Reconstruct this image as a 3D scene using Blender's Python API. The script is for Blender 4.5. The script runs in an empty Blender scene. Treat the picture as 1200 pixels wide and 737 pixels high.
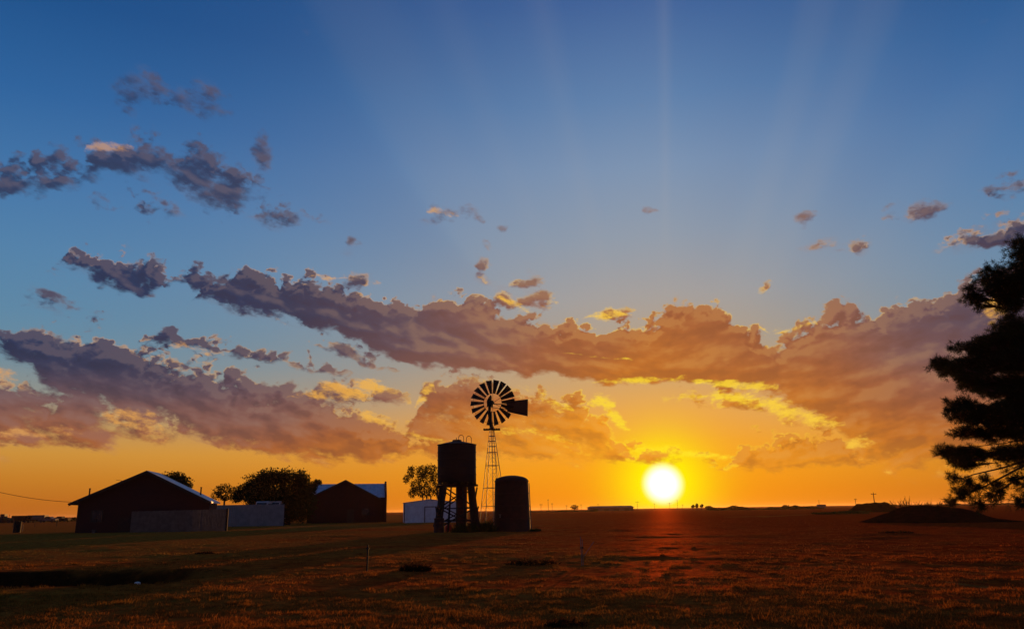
import bpy, bmesh, math, random
import numpy as np
from mathutils import Vector, Matrix

random.seed(7)
rng = np.random.default_rng(11)
scene = bpy.context.scene
R = math.radians

# ------------------------------------------------------------------ camera
PW, PH, FPX = 1200.0, 737.0, 906.0
CAM_H = 1.55
PITCH, ROLL = R(14.2), R(-0.86)
cam_data = bpy.data.cameras.new("camera")
cam_data.sensor_width = 36.0
cam_data.lens = 36.0 * FPX / PW
cam_data.clip_start = 0.1
cam_data.clip_end = 40000
cam = bpy.data.objects.new("camera", cam_data)
scene.collection.objects.link(cam)
CAM_M = Matrix.Rotation(PITCH + R(90), 4, 'X') @ Matrix.Rotation(ROLL, 4, 'Z')
CAM_M.translation = (0, 0, CAM_H)
cam.matrix_world = CAM_M
scene.camera = cam
CAM3 = CAM_M.to_3x3()


def ray(px, py):
    return (CAM3 @ Vector(((px - PW / 2) / FPX, (PH / 2 - py) / FPX, -1))).normalized()


def azel(px, py):
    d = ray(px, py)
    return math.degrees(math.atan2(d.x, d.y)), math.degrees(math.asin(d.z))


SUN_AZ, SUN_EL = azel(777, 567)
SUN_DIR = ray(777, 567)


def lin(c):
    return tuple((x / 255 / 12.92) if x / 255 <= 0.04045 else ((x / 255 + 0.055) / 1.055) ** 2.4 for x in c[:3])


# ------------------------------------------------------------------ shader-node arithmetic
class S:
    """a node socket with arithmetic"""
    def __init__(self, nt, sock):
        self.nt, self.s = nt, sock

    def _m(self, op, *args, clamp=False):
        n = self.nt.nodes.new('ShaderNodeMath')
        n.operation = op
        n.use_clamp = clamp
        for i, a in enumerate((self,) + args):
            if isinstance(a, S):
                self.nt.links.new(a.s, n.inputs[i])
            else:
                n.inputs[i].default_value = float(a)
        return S(self.nt, n.outputs[0])

    def __add__(self, o): return self._m('ADD', o)
    __radd__ = __add__
    def __sub__(self, o): return self._m('SUBTRACT', o)
    def __rsub__(self, o): return (self * -1.0) + o
    def __mul__(self, o): return self._m('MULTIPLY', o)
    __rmul__ = __mul__
    def __truediv__(self, o): return self._m('DIVIDE', o)
    def max(self, o): return self._m('MAXIMUM', o)
    def min(self, o): return self._m('MINIMUM', o)
    def exp(self): return self._m('EXPONENT')
    def sq(self): return self._m('MULTIPLY', self)
    def pow(self, p): return self._m('POWER', p)
    def sqrt(self): return self._m('SQRT')
    def abs(self): return self._m('ABSOLUTE')
    def clamp(self): return self._m('ADD', 0.0, clamp=True)

    def smooth(self, a, b):
        n = self.nt.nodes.new('ShaderNodeMapRange')
        n.interpolation_type = 'SMOOTHSTEP'
        self.nt.links.new(self.s, n.inputs[0])
        n.inputs[1].default_value, n.inputs[2].default_value = a, b
        n.inputs[3].default_value, n.inputs[4].default_value = 0.0, 1.0
        return S(self.nt, n.outputs[0])

    def ramp(self, stops, a=0.0, b=1.0, interp='LINEAR'):
        f = (self - a) * (1.0 / (b - a))
        n = self.nt.nodes.new('ShaderNodeValToRGB')
        self.nt.links.new(f.s, n.inputs[0])
        el = n.color_ramp.elements
        n.color_ramp.interpolation = interp
        stops = sorted(((p - a) / (b - a), c) for p, c in stops)
        while len(el) < len(stops):
            el.new(0.5)
        for e, (p, c) in zip(el, stops):
            e.position = min(1, max(0, p))
        for e, (p, c) in zip(el, stops):
            e.color = (*c, 1)
        return S(self.nt, n.outputs[0])

    def curve(self, pts, a, b, lo, hi, smooth=True):
        """piecewise curve: pts are (x, y) in real units; x in [a,b], y in [lo,hi]"""
        f = (self - a) * (1.0 / (b - a))
        n = self.nt.nodes.new('ShaderNodeFloatCurve')
        self.nt.links.new(f.s, n.inputs['Value'])
        c = n.mapping.curves[0]
        pts = sorted(pts)
        while len(c.points) < len(pts):
            c.points.new(0.5, 0.5)
        q = [((x - a) / (b - a), (y - lo) / (hi - lo)) for x, y in pts]
        for p, (x, y) in zip(c.points, q):
            p.location = (x, y)
            p.handle_type = 'AUTO_CLAMPED' if smooth else 'VECTOR'
        n.mapping.use_clip = False
        n.mapping.extend = 'HORIZONTAL'
        n.mapping.update()
        return S(self.nt, n.outputs[0]) * (hi - lo) + lo


def mixc(nt, f, a, b, blend='MIX'):
    n = nt.nodes.new('ShaderNodeMix')
    n.data_type = 'RGBA'
    n.blend_type = blend
    n.clamp_factor = True
    for sock, v in ((n.inputs[0], f), (n.inputs[6], a), (n.inputs[7], b)):
        if isinstance(v, S):
            nt.links.new(v.s, sock)
        elif isinstance(v, (tuple, list)):
            sock.default_value = (*v[:3], 1)
        else:
            sock.default_value = v
    return S(nt, n.outputs[2])


def vec(nt, x, y, z=0.0):
    n = nt.nodes.new('ShaderNodeCombineXYZ')
    for i, v in enumerate((x, y, z)):
        if isinstance(v, S):
            nt.links.new(v.s, n.inputs[i])
        else:
            n.inputs[i].default_value = v
    return S(nt, n.outputs[0])


def noise(nt, v, scale, detail=4, rough=0.5, dist=0.0, lac=2.0, dims='3D'):
    n = nt.nodes.new('ShaderNodeTexNoise')
    n.noise_dimensions = dims
    if v is not None:
        nt.links.new(v.s, n.inputs['Vector'])
    n.inputs['Scale'].default_value = scale
    n.inputs['Detail'].default_value = detail
    n.inputs['Roughness'].default_value = rough
    n.inputs['Distortion'].default_value = dist
    n.inputs['Lacunarity'].default_value = lac
    return S(nt, n.outputs['Fac'])


def voronoi(nt, v, scale, detail=2, rough=0.5):
    n = nt.nodes.new('ShaderNodeTexVoronoi')
    n.voronoi_dimensions = '2D'
    n.feature = 'F1'
    nt.links.new(v.s, n.inputs['Vector'])
    n.inputs['Scale'].default_value = scale
    n.inputs['Detail'].default_value = detail
    n.inputs['Roughness'].default_value = rough
    return S(nt, n.outputs['Distance'])


# ------------------------------------------------------------------ the sky (world)
world = bpy.data.worlds.new("World")
scene.world = world
world.use_nodes = True
W = world.node_tree
W.nodes.clear()

# each bank of cloud: outline of its top and of its base along the horizon, the
# sharpness of both edges (deg) and how solid it is
BANKS = [
    # central bank
    dict(top=[(205, 352), (228, 340), (255, 324), (278, 309), (298, 308), (320, 318), (352, 320), (378, 317), (402, 328), (432, 342),
              (462, 346), (500, 338), (540, 338), (575, 344), (600, 360), (640, 370), (690, 376), (725, 372), (760, 374), (785, 354),
              (803, 346), (828, 352), (852, 358), (872, 374), (892, 386), (908, 402), (930, 425)],
         bot=[(205, 350), (260, 354), (300, 366), (340, 374), (380, 388), (420, 404), (460, 422), (500, 428), (560, 433), (620, 438),
              (660, 444), (720, 448), (780, 446), (840, 447), (890, 449), (930, 445)], st=0.5, sb=0.7, cap=1.6),
    # right bank
    dict(top=[(868, 435), (890, 408), (915, 392), (938, 378), (960, 358), (980, 348), (1002, 352), (1012, 366), (1035, 352), (1056, 344),
              (1078, 348), (1100, 338), (1125, 320), (1150, 306), (1200, 300), (1320, 290)],
         bot=[(868, 445), (910, 464), (955, 490), (985, 500), (1008, 534), (1040, 541), (1100, 544), (1150, 546), (1320, 548)], st=0.55, sb=1.3, cap=1.5),
    # low left bank
    dict(top=[(-140, 372), (0, 378), (50, 375), (100, 380), (150, 388), (200, 404), (250, 422), (300, 431), (340, 440), (400, 462),
              (430, 474), (470, 494), (520, 512), (545, 525)],
         bot=[(-140, 410), (0, 413), (30, 422), (50, 450), (80, 468), (120, 478), (160, 486), (200, 498), (260, 516), (330, 532), (400, 541), (450, 538), (500, 532), (545, 528)],
         st=1.0, sb=1.2, cap=1.3),
    # lower left
    dict(top=[(-140, 430), (0, 426), (20, 436), (60, 436), (100, 446), (150, 462), (200, 478), (240, 500)],
         bot=[(-140, 524), (0, 520), (60, 520), (120, 519), (180, 515), (240, 506)], st=1.4, sb=1.0, cap=0.5),
    # thin streak over the low left bank
    dict(top=[(140, 398), (170, 386), (205, 381), (240, 388), (280, 400), (340, 410), (400, 427), (415, 436)],
         bot=[(140, 399), (200, 402), (240, 410), (280, 422), (340, 431), (400, 440), (415, 438)], st=0.55, sb=0.6, cap=0.9),
    # broken cloud behind the wind pump
    dict(top=[(462, 508), (478, 494), (488, 470), (494, 448), (508, 434), (530, 426), (560, 434), (600, 447), (640, 452), (680, 458), (712, 488), (745, 520)],
         bot=[(462, 510), (478, 510), (500, 520), (540, 529), (600, 535), (660, 538), (720, 541), (745, 530)], st=1.0, sb=1.0, cap=0.5),
    # torn scraps under the central bank, on the left
    dict(top=[(352, 394), (385, 390), (420, 402), (450, 418), (475, 434)], bot=[(352, 396), (385, 410), (420, 424), (450, 432), (475, 437)], st=0.5, sb=0.5, cap=0.3),
    dict(top=[(-140, 352), (40, 348), (80, 346), (120, 356)], bot=[(-140, 358), (40, 354), (80, 356), (120, 360)], st=0.6, sb=0.6, cap=-0.15),
    # low clumps right of the sun
    dict(top=[(822, 545), (850, 528), (872, 518), (884, 502), (900, 496), (918, 504), (934, 508), (944, 494), (966, 491), (984, 498), (996, 516), (1012, 528), (1030, 545)],
         bot=[(822, 546), (900, 548), (960, 546), (1030, 544)], st=0.8, sb=0.8, cap=1.0),
    # strip over the sun
    dict(top=[(690, 532), (720, 524), (760, 517), (800, 519), (850, 528), (880, 540)],
         bot=[(690, 534), (720, 540), (760, 536), (800, 536), (850, 543), (880, 545)], st=0.8, sb=0.7, cap=0.4),
    # thin gold cloud between the banks
    dict(top=[(770, 470), (800, 455), (840, 452), (880, 452), (930, 468), (965, 486), (985, 498)],
         bot=[(770, 472), (800, 470), (840, 474), (880, 482), (930, 496), (965, 504), (985, 500)], st=1.0, sb=0.9, cap=0.22),
    # gold cloud left of the wind pump
    dict(top=[(330, 462), (360, 450), (400, 440), (440, 446), (475, 455), (490, 462)],
         bot=[(330, 468), (360, 474), (400, 476), (440, 474), (475, 468), (490, 464)], st=0.9, sb=0.9, cap=0.28),
    # high left wisps
    dict(top=[(-140, 176), (0, 182), (40, 174), (66, 164), (90, 170), (120, 168), (150, 158), (180, 150), (210, 162), (240, 152), (262, 176),
              (300, 202), (335, 222)],
         bot=[(-140, 238), (0, 236), (60, 228), (100, 214), (140, 206), (190, 204), (215, 218), (240, 238), (265, 248), (300, 226), (335, 224)],
         st=0.8, sb=0.8, cap=1.15),
    dict(top=[(100, 222), (140, 226), (180, 230), (215, 236)], bot=[(100, 228), (140, 246), (180, 254), (215, 246)], st=0.9, sb=0.7, cap=1.0),
    dict(top=[(262, 250), (285, 236), (325, 232), (345, 240), (385, 250)], bot=[(262, 252), (285, 252), (325, 264), (345, 256), (385, 252)], st=0.9, sb=0.8, cap=0.85),
    # left clumps
    dict(top=[(58, 312), (85, 288), (120, 286), (150, 292), (172, 294), (195, 302), (212, 320)],
         bot=[(58, 313), (85, 318), (120, 332), (160, 344), (192, 346), (212, 322)], st=0.6, sb=0.7, cap=1.3),
    dict(top=[(196, 322), (225, 302), (255, 302), (285, 310)], bot=[(196, 323), (225, 340), (255, 340), (285, 326)], st=0.6, sb=0.7, cap=0.9),
    # right wisps
    dict(top=[(1090, 285), (1120, 274), (1150, 258), (1200, 250), (1320, 240)], bot=[(1090, 287), (1120, 292), (1150, 292), (1200, 284), (1320, 280)], st=1.1, sb=1.1, cap=0.7),
    dict(top=[(1150, 225), (1180, 206), (1210, 196), (1320, 180)], bot=[(1150, 227), (1180, 232), (1210, 236), (1320, 230)], st=1.2, sb=1.2, cap=0.4),
]
# small single clouds: px, py, half width, half height, solidity
PUFFS = [(528, 251, 24, 9, .75), (563, 256, 7, 5, .4), (588, 266, 8, 5, .3), (410, 285, 9, 9, .55), (618, 331, 18, 9, .8), (628, 352, 26, 13, .5),
         (942, 257, 13, 9, .6), (1005, 285, 10, 8, .55), (965, 288, 22, 8, .5), (1073, 249, 26, 10, .42), (898, 338, 12, 9, .55),
         (170, 110, 25, 16, .18), (310, 175, 10, 16, .2), (566, 300, 8, 22, .22), (718, 368, 24, 9, .6), (345, 258, 14, 8, .4), (70, 350, 24, 6, .2),
         (240, 120, 30, 14, .15), (762, 246, 10, 5, .2), (415, 330, 22, 10, .5), (590, 352, 14, 14, .6)]

AZ0, AZ1, EL0, EL1 = -64.0, 64.0, 0.0, 44.0


def cloud_group():
    g = bpy.data.node_groups.new("cloud_cover", 'ShaderNodeTree')
    g.interface.new_socket("az", in_out='INPUT', socket_type='NodeSocketFloat')
    g.interface.new_socket("el", in_out='INPUT', socket_type='NodeSocketFloat')
    g.interface.new_socket("cover", in_out='OUTPUT', socket_type='NodeSocketFloat')
    g.interface.new_socket("soft", in_out='OUTPUT', socket_type='NodeSocketFloat')
    gi, go = g.nodes.new('NodeGroupInput'), g.nodes.new('NodeGroupOutput')
    az, el = S(g, gi.outputs[0]), S(g, gi.outputs[1])
    E = None
    # the outlines wander a little
    wv = vec(g, az, el * 1.7, 3.0)
    w1 = (noise(g, wv, 0.42, 3, 0.5) - 0.5) * 1.6
    wl = vec(g, az, el * 1.7, 17.0)
    w2 = (noise(g, wl, 0.42, 3, 0.5) - 0.5) * 1.2
    azw, elw = az + w1, el + w2
    nb = noise(g, vec(g, az, el * 1.4, 5.0), 0.9, 4, 0.6) - 0.5
    vb = voronoi(g, vec(g, az + nb * 1.5, el * 1.2 + nb * 1.5, 0.0), 0.55, 2.0, 0.6)
    heap = (0.47 - vb) * 1.9
    for b in BANKS:
        pt = [azel(*p) for p in b['top']]
        pb = [azel(*p) for p in b['bot']]
        e0, e1 = pt[0][0], pt[-1][0]
        pt = [(e0 - 1.0, pt[0][1] - 3.0)] + pt + [(e1 + 1.0, pt[-1][1] - 3.0)]
        top = azw.curve(pt, AZ0, AZ1, EL0, EL1, smooth=False)
        bot = azw.curve(pb, AZ0, AZ1, EL0, EL1, smooth=False)
        e = ((top - elw + heap * min(1.0, b['st'] * 1.4)) * (1 / b['st'])).min((elw - bot) * (1 / b['sb'])).min(b['cap'])
        E = e if E is None else E.max(e)
    for px, py, hw, hh, cap in PUFFS:
        a, h = azel(px, py)
        k = 180 / math.pi / FPX * 0.85
        d = (((azw - a) * (1 / (hw * k))).sq() + ((elw - h) * (1 / (hh * k))).sq()).sqrt()
        E = E.max(((1.0 - d) * 1.0).min(cap + 0.05))
    E = E.max(-1.5)
    # streaks run towards the sun's foot on the horizon, as cloud streets do in perspective
    off = az - SUN_AZ
    sh = el + off.min(0.0) * 0.24 - off.max(0.0) * 0.16
    n1 = noise(g, vec(g, az * 0.85, sh * 1.9, 0.0), 0.26, 9, 0.58)
    ns = noise(g, vec(g, az * 0.85, sh * 1.9, 0.0), 0.26, 3.0, 0.5)
    n2 = noise(g, vec(g, az, el * 1.5, 5.0), 0.8, 8, 0.68)
    vv = vec(g, az + (n2 - 0.5) * 1.3, el * 1.2 + (n2 - 0.5) * 1.3, 0.0)
    v = voronoi(g, vv, 0.62, 2, 0.5)
    puff = (0.40 - v) * 0.8
    cover = E + 0.40 + (n1 - 0.5) * 3.0 + (n2 - 0.5) * 1.5 + puff * (0.5 + el.smooth(8, 16) * 0.9)
    soft = E * 0.6 + (n1 - 0.5) * 1.2 + (ns - 0.5) * 2.6 + (n2 - 0.5) * 0.35 + puff * 0.3
    g.links.new(cover.s, go.inputs[0])
    g.links.new(soft.s, go.inputs[1])
    return g


# thin lit streaks and fringes, outlined in the same way
STREAKS = [
    dict(top=[(670, 449), (700, 445), (740, 442), (800, 440), (860, 445), (915, 448)], bot=[(670, 449), (700, 449), (740, 451), (800, 449), (860, 457), (915, 460)], s=.35),
    dict(top=[(770, 466), (800, 458), (840, 456), (880, 456), (920, 468), (965, 484), (990, 500)], bot=[(770, 467), (800, 468), (840, 472), (880, 480), (920, 491), (965, 502), (990, 502)], s=.9),
    dict(top=[(335, 464), (360, 452), (400, 443), (440, 445), (472, 457)], bot=[(335, 466), (360, 472), (400, 472), (440, 467), (472, 460)], s=.7),
    dict(top=[(120, 482), (150, 472), (180, 478), (196, 496)], bot=[(120, 490), (150, 506), (180, 507), (196, 500)], s=.8),
    dict(top=[(632, 410), (680, 413), (730, 418), (745, 421)], bot=[(632, 411), (680, 417), (730, 423), (745, 422)], s=.28),
    dict(top=[(676, 374), (700, 363), (722, 361), (738, 366)], bot=[(676, 377), (700, 376), (722, 375), (738, 370)], s=.35),
    dict(top=[(990, 524), (1000, 508), (1018, 505), (1030, 515)], bot=[(990, 527), (1000, 533), (1018, 532), (1030, 522)], s=.6),
    dict(top=[(725, 528), (755, 519), (800, 521), (840, 526), (870, 534)], bot=[(725, 531), (755, 532), (800, 534), (840, 540), (870, 540)], s=.75),
    dict(top=[(-60, 426), (0, 428), (18, 440), (30, 452)], bot=[(-60, 446), (0, 450), (18, 452), (30, 454)], s=.7),
    dict(top=[(-60, 500), (0, 498), (60, 502), (120, 508)], bot=[(-60, 516), (0, 516), (60, 516), (120, 514)], s=1.0),
    dict(top=[(98, 172), (112, 165), (140, 164), (160, 172)], bot=[(98, 176), (112, 180), (140, 182), (160, 178)], s=.6),
    dict(top=[(190, 404), (215, 401), (240, 408), (258, 416)], bot=[(190, 407), (215, 412), (240, 417), (258, 418)], s=.5),
    dict(top=[(420, 478), (440, 480), (470, 500), (500, 506), (530, 514)], bot=[(420, 490), (440, 500), (470, 516), (500, 522), (530, 524)], s=1.0),
    dict(top=[(498, 246), (512, 241), (530, 244), (545, 252)], bot=[(498, 249), (512, 253), (530, 256), (545, 255)], s=.4),
    dict(top=[(360, 322), (376, 318), (392, 322), (412, 326)], bot=[(360, 324), (376, 327), (392, 329), (412, 331)], s=.35),
    dict(top=[(570, 345), (588, 344), (604, 356), (640, 366)], bot=[(570, 348), (588, 353), (604, 366), (640, 371)], s=.4),
    dict(top=[(690, 462), (705, 458), (720, 466), (735, 500), (748, 508)], bot=[(690, 476), (705, 480), (720, 500), (735, 512), (748, 510)], s=.9),
    dict(top=[(486, 470), (494, 448), (506, 438)], bot=[(486, 486), (494, 478), (506, 460)], s=.9),
    dict(top=[(600, 452), (640, 458), (668, 470)], bot=[(600, 458), (640, 474), (668, 484)], s=.9),
    dict(top=[(560, 500), (600, 494), (650, 506), (680, 516)], bot=[(560, 506), (600, 508), (650, 518), (680, 520)], s=.9),
    dict(top=[(1150, 352), (1168, 340), (1184, 356)], bot=[(1150, 372), (1168, 384), (1184, 372)], s=.8),
    dict(top=[(880, 374), (905, 388), (930, 380), (955, 372)], bot=[(880, 378), (905, 396), (930, 390), (955, 380)], s=.5),
]


def streak_group():
    g = bpy.data.node_groups.new("lit_streaks", 'ShaderNodeTree')
    g.interface.new_socket("az", in_out='INPUT', socket_type='NodeSocketFloat')
    g.interface.new_socket("el", in_out='INPUT', socket_type='NodeSocketFloat')
    g.interface.new_socket("cover", in_out='OUTPUT', socket_type='NodeSocketFloat')
    gi, go = g.nodes.new('NodeGroupInput'), g.nodes.new('NodeGroupOutput')
    az, el = S(g, gi.outputs[0]), S(g, gi.outputs[1])
    wob = (noise(g, vec(g, az, el * 1.7, 41.0), 0.5, 3, 0.5) - 0.5) * 1.0
    azw, elw = az + wob, el + wob * 0.6
    E = None
    for b in STREAKS:
        pt = [azel(*p) for p in b['top']]
        pb = [azel(*p) for p in b['bot']]
        pt = [(pt[0][0] - 0.6, pt[0][1] - 2.5)] + pt + [(pt[-1][0] + 0.6, pt[-1][1] - 2.5)]
        e = ((azw.curve(pt, AZ0, AZ1, EL0, EL1, smooth=False) - elw) * (1 / b['s'])).min((elw - azw.curve(pb, AZ0, AZ1, EL0, EL1, smooth=False)) * (1 / b['s'])).min(0.6)
        E = e if E is None else E.max(e)
    off = az - SUN_AZ
    sh = el + off.min(0.0) * 0.16 - off.max(0.0) * 0.14
    n1 = noise(g, vec(g, az * 0.8, sh * 1.9, 51.0), 0.75, 9, 0.66)
    n2 = noise(g, vec(g, az, el * 1.3, 55.0), 2.2, 5, 0.6)
    cover = E.max(-2.0) - 0.05 + (n1 - 0.5) * 3.4 + (n2 - 0.5) * 0.8
    g.links.new(cover.s, go.inputs[0])
    return g


CG = cloud_group()
SG = streak_group()


def cloud(az, el):
    n = W.nodes.new('ShaderNodeGroup')
    n.node_tree = CG
    for i, v in enumerate((az, el)):
        W.links.new(v.s, n.inputs[i])
    return S(W, n.outputs[0]), S(W, n.outputs[1])


tc = W.nodes.new('ShaderNodeTexCoord')
sep = W.nodes.new('ShaderNodeSeparateXYZ')
W.links.new(tc.outputs['Generated'], sep.inputs[0])
dx, dy, dz = (S(W, sep.outputs[i]) for i in range(3))
DEG = 180 / math.pi
az = dx._m('ARCTAN2', dy) * DEG
el = dz._m('ARCSINE') * DEG
daz = az - SUN_AZ
dot = dx * SUN_DIR.x + dy * SUN_DIR.y + dz * SUN_DIR.z
theta = dot.min(0.9999999)._m('ARCCOSINE') * DEG

E = lambda x, y: azel(x, y)[1]
far = el.ramp([(0, lin((178, 98, 30)))] + [(E(100, y), lin(c)) for y, c in (
    (588, (184, 106, 32)), (560, (196, 126, 42)), (530, (204, 146, 62)), (500, (184, 148, 96)), (465, (140, 145, 138)), (420, (104, 140, 160)),
    (370, (90, 136, 168)), (300, (80, 130, 172)), (220, (66, 118, 170)), (120, (44, 99, 158)), (0, (28, 80, 138)))] +
    [(60, lin((14, 42, 86))), (90, lin((9, 28, 62)))], 0, 90)
near = el.ramp([(0, lin((238, 138, 16)))] + [(E(700, y), lin(c)) for y, c in (
    (580, (244, 140, 16)), (550, (246, 154, 26)), (520, (240, 160, 50)), (485, (226, 164, 86)), (450, (200, 162, 114)), (405, (170, 158, 140)),
    (350, (158, 160, 162)), (280, (140, 156, 174)), (200, (122, 148, 180)), (120, (94, 130, 174)), (0, (62, 98, 154)))] +
    [(60, lin((18, 46, 90))), (90, lin((9, 28, 62)))], 0, 90)
back = el.ramp([(0, lin((96, 78, 96))), (6, lin((104, 92, 116))), (14, lin((84, 98, 134))), (35, lin((44, 78, 126))), (90, lin((9, 28, 62)))], 0, 90)
g = ((daz.max(0.0) * (1 / 19.0) + daz.min(0.0) * (1 / 25.0)).sq() * -1.0).exp()
sky = mixc(W, g, far, near)
sky = mixc(W, daz.abs().smooth(62, 120), sky, back)

# shafts of light and shade fanning up from the sun between the clouds
ang = (az - SUN_AZ)._m('ARCTAN2', el - SUN_EL) * DEG
shaft = ang.curve([(-180, .0), (-80, .0), (-62, .0), (-55, -.06), (-50, -.12), (-44.5, -.14), (-41, -.10), (-38, .07), (-33, .10), (-28, .05), (-25, .10), (-21, .03),
                   (-15, .05), (-12.5, .14), (-10, .03), (-3, .04), (2.6, .05), (3.9, .24), (5.2, .04), (11, -.03), (16, -.05), (21, .0), (24.5, .14), (27, .05),
                   (30.5, .13), (33.5, .0), (38, -.05), (46, .05), (50, .0), (60, .03), (66, .0), (180, .0)], -180, 180, -1, 1)
shaft = shaft * el.smooth(11, 22) * (1.0 - daz.abs().smooth(50, 80))
sky = mixc(W, (shaft * 0.40).max(0.0), sky, lin((178, 172, 168)))
sky = mixc(W, (shaft * -0.7).max(0.0), sky, lin((20, 72, 140)))

# the aureole round the low sun
glow = ((theta * (1 / 3.1)).sq() * -1.0).exp()
glow2 = (theta * (-1 / 5.5)).exp()
sky = mixc(W, glow2 * 0.75, sky, lin((255, 172, 14)))
sky = mixc(W, (glow * 1.25).min(1.0), sky, (1.0, 0.86, 0.0))

# clouds
c0, s0 = cloud(az, el)
# the same cover a little further towards the sun, and a little higher: which flanks catch its light
tx, ty = (SUN_AZ - az), (SUN_EL - el)
tl = (tx.sq() + ty.sq()).sqrt().max(0.5)   # distance to the sun, degrees
step = 0.42
c1, s1 = cloud(az + tx / tl * step, el + 0.42)
high = el.smooth(15, 23)
wisp = noise(W, vec(W, az * 0.6 + el * 0.25, el * 1.6 + az * 0.35, 71.0), 1.1, 7, 0.7)
dens = ((c0 + high * 0.28 + (wisp - 0.5) * (0.95 + high * 0.8) + 0.10) / (0.78 + high * 0.75)).smooth(0.0, 1.0) * (1.0 - high * 0.12)
# thin torn vapour about the solid cloud
veil = (s0 + (wisp - 0.5) * 1.6).smooth(-0.35, 0.95) * (0.42 - high * 0.1)
lit = (c0 - c1)
near_sun = (theta * (-1 / 13.0)).exp()
near_sun2 = ((theta * (1 / 21.0)).sq() * -1.0).exp()
low = 1.0 - el.smooth(2.0, 12.0)
warm = 1.0 - (1.0 - low * 0.76) * (1.0 - near_sun2 * 0.92).max(0.0)
warm = warm + (noise(W, vec(W, az, el * 2.5, 9.0), 0.10, 3, 0.5) - 0.5) * 0.30
body = warm.ramp([(0.0, lin((46, 54, 86))), (0.12, lin((58, 57, 82))), (0.3, lin((98, 76, 86))), (0.5, lin((136, 90, 78))), (0.68, lin((164, 94, 54))), (0.82, lin((192, 110, 40))),
                  (1.0, lin((242, 154, 30)))])
# modelling of the body: hollows darker, swells lighter
shape = ((s0 - s1) * 0.9).max(-0.4).min(0.4)
body = mixc(W, shape.max(0.0) * 0.5, body, mixc(W, near_sun2, lin((150, 128, 128)), lin((250, 186, 80))))
body = mixc(W, (shape * -1.0).max(0.0) * 0.95, body, mixc(W, near_sun2, lin((34, 36, 58)), lin((150, 84, 36))))
gold = theta.ramp([(0, lin((255, 235, 30))), (7, lin((255, 220, 50))), (14, lin((252, 200, 70))), (24, lin((240, 174, 72))), (40, lin((224, 160, 84))), (60, lin((206, 158, 112)))], 0, 60)
patch = noise(W, vec(W, az, el * 1.6, 31.0), 0.16, 3, 0.6).smooth(0.44, 0.62)
thin = 1.0 - c0.smooth(0.10, 0.66)
rimamt = (1.0 - high * 0.75) * thin * (lit * 3.0 + 0.22).max(0.0).min(1.0) * (patch * 1.1 + near_sun * 1.0 + 0.05).min(1.0) * (1.0 - high * 0.9)
cl = mixc(W, rimamt.min(1.0), body, gold)
vcol = mixc(W, 0.45, body, mixc(W, near_sun2, lin((150, 140, 150)), lin((250, 180, 84))))
sky = mixc(W, veil, sky, vcol)
sky = mixc(W, dens * 0.97, sky, cl)

sn = W.nodes.new('ShaderNodeGroup')
sn.node_tree = SG
W.links.new(az.s, sn.inputs[0])
W.links.new(el.s, sn.inputs[1])
sk = S(W, sn.outputs[0])
sky = mixc(W, sk.smooth(0.0, 0.9) * (0.80 - high * 0.25), sky, gold)

# the disc of the sun, over-bright
disc = 1.0 - theta.smooth(0.62, 1.66)
sky = mixc(W, disc, sky, (1.6, 1.5, 1.25))
sky = mixc(W, el.smooth(-0.6, -0.05), (0.02, 0.012, 0.008), sky)

# the physical sky model underneath, at dusk strength
nish = W.nodes.new('ShaderNodeTexSky')
nish.sky_type = 'NISHITA'
nish.sun_disc = False
nish.sun_elevation = R(SUN_EL)
nish.sun_rotation = R(SUN_AZ)
nish.altitude = 300
nish.dust_density = 3.0
bg1 = W.nodes.new('ShaderNodeBackground')
bg1.inputs['Strength'].default_value = 0.0015
W.links.new(nish.outputs[0], bg1.inputs['Color'])
bg2 = W.nodes.new('ShaderNodeBackground')
bg2.inputs['Strength'].default_value = 0.97
W.links.new(sky.s, bg2.inputs['Color'])
add = W.nodes.new('ShaderNodeAddShader')
W.links.new(bg1.outputs[0], add.inputs[0])
W.links.new(bg2.outputs[0], add.inputs[1])
wo = W.nodes.new('ShaderNodeOutputWorld')
W.links.new(add.outputs[0], wo.inputs['Surface'])
world.cycles.sampling_method = 'MANUAL'
world.cycles.sample_map_resolution = 512

sun_data = bpy.data.lights.new("sun", 'SUN')
sun_data.energy = 4.5
sun_data.angle = R(0.5)
sun_data.color = (1.0, 0.42, 0.10)
sun = bpy.data.objects.new("sun", sun_data)
scene.collection.objects.link(sun)
sun.rotation_euler = SUN_DIR.to_track_quat('Z', 'Y').to_euler()
sun.location = SUN_DIR * 100

vs = scene.view_settings
vs.view_transform = 'Standard'
vs.look = 'None'
vs.exposure = 0.0
vs.gamma = 1.0
vs.use_curve_mapping = False

# =================================================================== helpers for geometry
def ray_y(px, py, D):
    """the point of the photograph's ray at depth D (metres along +Y)"""
    d = ray(px, py)
    return Vector((d.x / d.y * D, D, CAM_H + d.z / d.y * D))


def gp(px, py):
    """where the ray meets level ground"""
    d = ray(px, py)
    t = -CAM_H / d.z
    return Vector((d.x * t, d.y * t, 0))


def on_plane(px, py, F, n):
    """where the ray meets the vertical plane through F with normal n"""
    d = ray(px, py)
    o = Vector((0, 0, CAM_H))
    t = (F - o).dot(n) / d.dot(n)
    return o + d * t


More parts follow.
